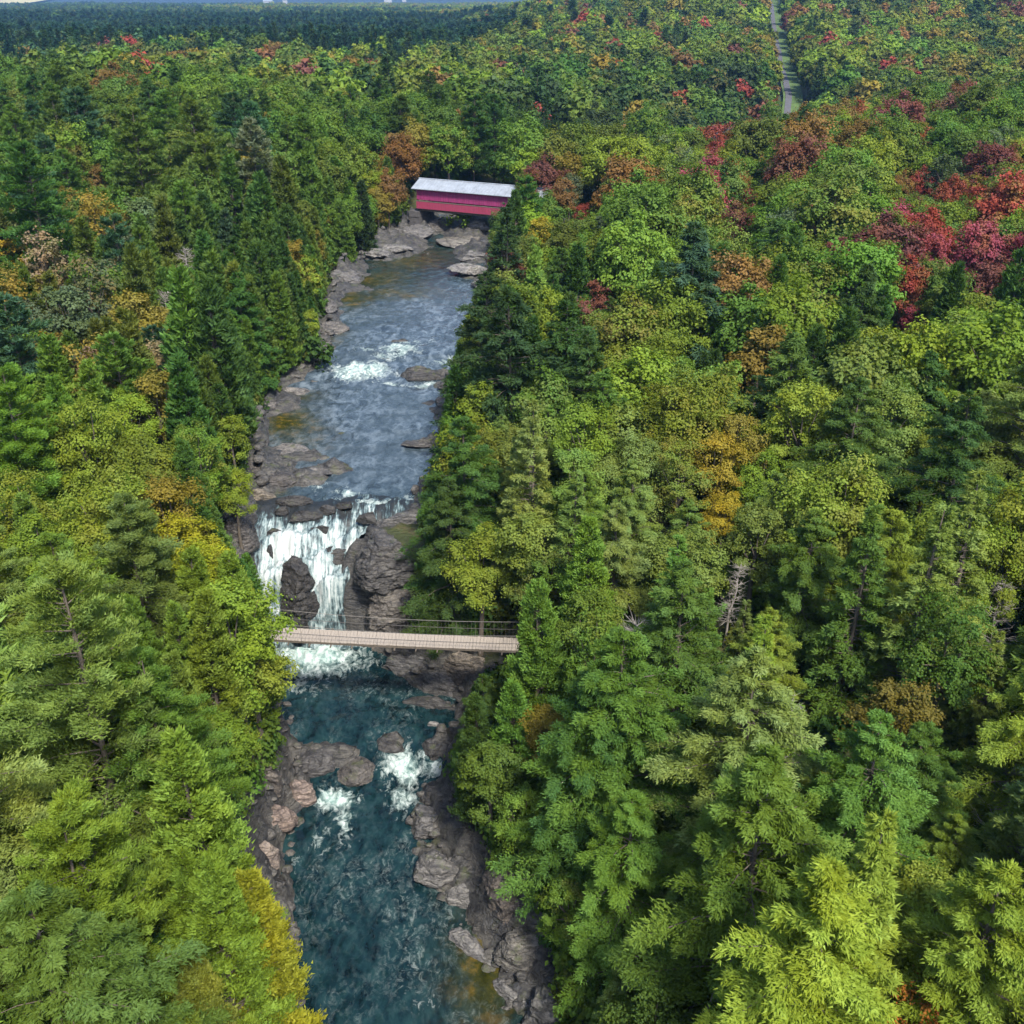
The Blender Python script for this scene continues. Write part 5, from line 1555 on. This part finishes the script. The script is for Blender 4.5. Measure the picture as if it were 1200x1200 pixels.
# ------------------------------------------------------------------ covered bridge
ca = Vector(unproj(489, 243.5, 7.0) + (7.0,)); cb_ = Vector(unproj(576, 251.5, 7.0) + (7.0,))
cax = (cb_ - ca).normalized(); cside = Vector((-cax.y, cax.x, 0)).normalized()
Lc = 23.0; Wc = 4.5
MC = Matrix.Translation(ca) @ Matrix(((cax.x, cside.x, 0, 0), (cax.y, cside.y, 0, 0), (0, 0, 1, 0), (0, 0, 0, 1)))
cbr = bpy.data.objects.new('covered_bridge', None); COL.objects.link(cbr); cbr.matrix_world = MC
tag(cbr, 'magenta-red covered bridge with a pale tin roof spanning the river upstream', 'covered bridge')
def cpart(name, mat, fn):
    m = MB(); fn(m); return m.build(name, mat, cbr)
Hw = 3.1
for sy_, nm in ((0, 'near'), (Wc, 'far')):
    sg = -1 if sy_ == 0 else 1
    cpart('wall', M_SIDING, lambda m: m.box(Lc / 2, sy_, Hw * .5 + .75, Lc, .1, Hw - 1.3))
    cpart('skirt', M_SIDING2, lambda m: m.box(Lc / 2, sy_ + sg * .22, .55, Lc, .08, 1.15))
    cpart('skirt_shadow_ledge', M_BEAM, lambda m: m.box(Lc / 2, sy_ + sg * .14, 1.2, Lc, .3, .07))  # dark-coloured ledge draws the shadow line between wall and skirt
    def battens(m, sy_=sy_, sg=sg):
        for i in range(int(Lc / .5)):
            m.box(.25 + i * .5, sy_ + sg * .065, Hw * .5 + .75, .06, .03, Hw - 1.34)
    o = cpart('batten', M_SIDING, battens); o['kind'] = 'stuff'
    cpart('eave_shade_strip', M_BEAM, lambda m: m.box(Lc / 2, sy_ + sg * .02, Hw + .16, Lc, .05, .16))  # solid dark strip standing in for the shade under the eaves
def roofhalf(m, sg):
    y0 = -0.65 if sg < 0 else Wc + .65
    n = len(m.v); ym = Wc / 2; zr, ze = Hw + 1.3, Hw + .08
    for x in (-.7, Lc + .7):
        m.v += [(x, y0, ze), (x, ym, zr), (x, ym, zr + .09), (x, y0, ze + .09)]
    m.f += [(n, n + 1, n + 2, n + 3), (n + 4, n + 7, n + 6, n + 5), (n, n + 4, n + 5, n + 1), (n + 3, n + 2, n + 6, n + 7), (n, n + 3, n + 7, n + 4), (n + 1, n + 5, n + 6, n + 2)]
def seams(m, sg):
    y0 = -0.65 if sg < 0 else Wc + .65
    for i in range(40):
        x = -.6 + i * (Lc + 1.2) / 39
        m.tube([(x, y0, Hw + .2), (x, Wc / 2, Hw + 1.42)], .025, 4)
for sg in (-1, 1):
    cpart('roof', M_TIN, lambda m: roofhalf(m, sg))
    o = cpart('roof_seam', M_TIN, lambda m: seams(m, sg)); o['kind'] = 'stuff'
cpart('ridge_cap', M_TIN, lambda m: m.tube([(-.75, Wc / 2, Hw + 1.43), (Lc + .75, Wc / 2, Hw + 1.43)], .1, 6))
for x in (0.0, Lc):
    def gable(m, x=x):
        n = len(m.v); e = .06
        for xx in (x - e, x + e):
            m.v += [(xx, 0, Hw + .1), (xx, Wc, Hw + .1), (xx, Wc / 2, Hw + 1.26)]
        m.f += [(n, n + 1, n + 2), (n + 5, n + 4, n + 3), (n, n + 3, n + 4, n + 1), (n + 1, n + 4, n + 5, n + 2), (n + 2, n + 5, n + 3, n)]
        m.box(x, .35, Hw / 2, .1, .6, Hw); m.box(x, Wc - .35, Hw / 2, .1, .6, Hw)
    o = cpart('gable', M_STONE if x == 0 else M_SIDING, gable)
cpart('deck', M_DECK, lambda m: m.box(Lc / 2, Wc / 2, -.02, Lc, Wc - .2, .2))
cpart('floor_beam', M_BEAM, lambda m: [m.box(Lc / 2, y, -.3, Lc, .35, .4) for y in (.5, Wc / 2, Wc - .5)])
def truss(m):
    for y in (.22, Wc - .22):
        for i in range(10):
            x0 = i * Lc / 10
            m.tube([(x0, y, .1), (x0 + Lc / 10, y, Hw)], .09, 4); m.tube([(x0 + Lc / 10, y, .1), (x0, y, Hw)], .09, 4)
cpart('truss', M_BEAM, truss)
def abut(x0, x1):
    m = MB(); p = MC @ Vector(((x0 + x1) / 2, Wc / 2, -.5))
    base = W(p.y) - 1
    n = 5; hh = (p.z - .02 - base) / n
    ab = bpy.data.objects.new('bridge_abutment', None); COL.objects.link(ab); ab.matrix_world = Matrix.Translation((p.x, p.y, base)) @ Matrix.Rotation(math.atan2(cax.y, cax.x), 4, 'Z')
    for i in range(n):
        for j in range(4):
            wx = (x1 - x0) * (1.18 - .04 * i); m = MB()
            m.box(0, -Wc * .6 + (j + .5) * Wc * .3 + (i % 2) * .08, hh * (i + .5), wx + R.uniform(-.1, .1), Wc * .3 - .05, hh - .04)
            m.build('stone', M_STONE, ab)
    return ab
tag(abut(-1.4, .4), 'grey stone abutment under the left end of the covered bridge', 'abutment')
tag(abut(15.6, 17.0), 'grey stone pier right of the middle of the covered bridge', 'pier')
tag(abut(Lc - .6, Lc + 2.5), 'grey stone abutment under the right end of the covered bridge', 'abutment')

# ------------------------------------------------------------------ the road through the far forest
def ribbon(name, mat, off, half, dz_, y0, y1):
    yy = np.arange(y0, y1, 6.0)
    x = road_x(yy) + off
    g = plateau(road_x(yy), yy) + dz_
    V = np.concatenate([np.stack([x - half, yy, g], 1), np.stack([x + half, yy, g], 1)])
    n = len(yy); i = np.arange(n - 1)
    return tag(link(name, mesh_tris(name, V, np.stack([i, i + n, i + n + 1, i + 1], 1), [mat])), kind='structure')
ribbon('road_verge', M_VERGE, 1.0, 3.6, 1.7, 330, 1150)
ribbon('road', M_ASPHALT, -.6, 1.15, 1.85, 330, 1150)

# fields and farm buildings at the foot of the blue hills
def field(name, px0, px1, py, Yd, depth, zz):
    X0, X1 = (px0 - 600) / FPX * Yd, (px1 - 600) / FPX * Yd
    n = 24
    x = np.linspace(X0, X1, n); rows = []
    for j in range(4):
        yy = Yd + depth * j / 3 + 30 * np.sin(x / 90.0)
        rows.append(np.stack([x, yy, plateau(x, yy) + zz], 1))
    V = np.concatenate(rows); i = np.arange(n - 1); F = np.concatenate([np.stack([i + j * n, i + 1 + j * n, i + 1 + (j + 1) * n, i + (j + 1) * n], 1) for j in range(3)])
    return tag(link(name, mesh_tris(name, V, F, [M_FIELD])), kind='structure')
field('field', -60, 45, 3, 3300, 500, 5)
for k, (px, w, lab) in enumerate([(344, 46, 'long pale farm building, left of two at the foot of the blue hills'), (362, 22, 'small pale house right of the long farm building on the horizon'),
                                  (470, 40, 'pale barn at the foot of the blue hills, right one'), (487, 20, 'small pale house beside the right-hand pale barn on the horizon')]):
    Yd = 3600 + 40 * k; X = (px - 600) / FPX * Yd * 1.0; g = float(plateau(X, Yd))
    b = bpy.data.objects.new('farm_building', None); COL.objects.link(b); b.location = (X, Yd, g)
    tag(b, lab, 'farm building', 'farm buildings below the blue hills')
    w *= .6; m = MB(); m.box(0, 0, 7, w, 16, 14); m.build('wall', M_WHITE, b)
    m = MB(); n = 0
    m.v = [(-w / 2 - 1, -9, 14.01), (-w / 2 - 1, 9, 14.01), (-w / 2 - 1, 0, 19), (w / 2 + 1, -9, 14.01), (w / 2 + 1, 9, 14.01), (w / 2 + 1, 0, 19)]
    m.f = [(0, 1, 2), (5, 4, 3), (0, 3, 4, 1), (1, 4, 5, 2), (2, 5, 3, 0)]
    m.build('roof', M_TIN, b)

# ------------------------------------------------------------------ haze: one closed box of even air
m = MB(); m.box(0, 3700, 60, 14400, 7700, 150)
hz, nt, out = new_mat('haze_air')
pv = nt.nodes.new('ShaderNodeVolumePrincipled')
pv.inputs['Color'].default_value = (.27, .53, 1, 1)
pv.inputs['Density'].default_value = 0.00011
pv.inputs['Anisotropy'].default_value = .2
nt.links.new(pv.outputs[0], out.inputs['Volume'])
tag(m.build('haze', hz), 'thin blue haze in the air over the whole valley', 'haze', kind='stuff')
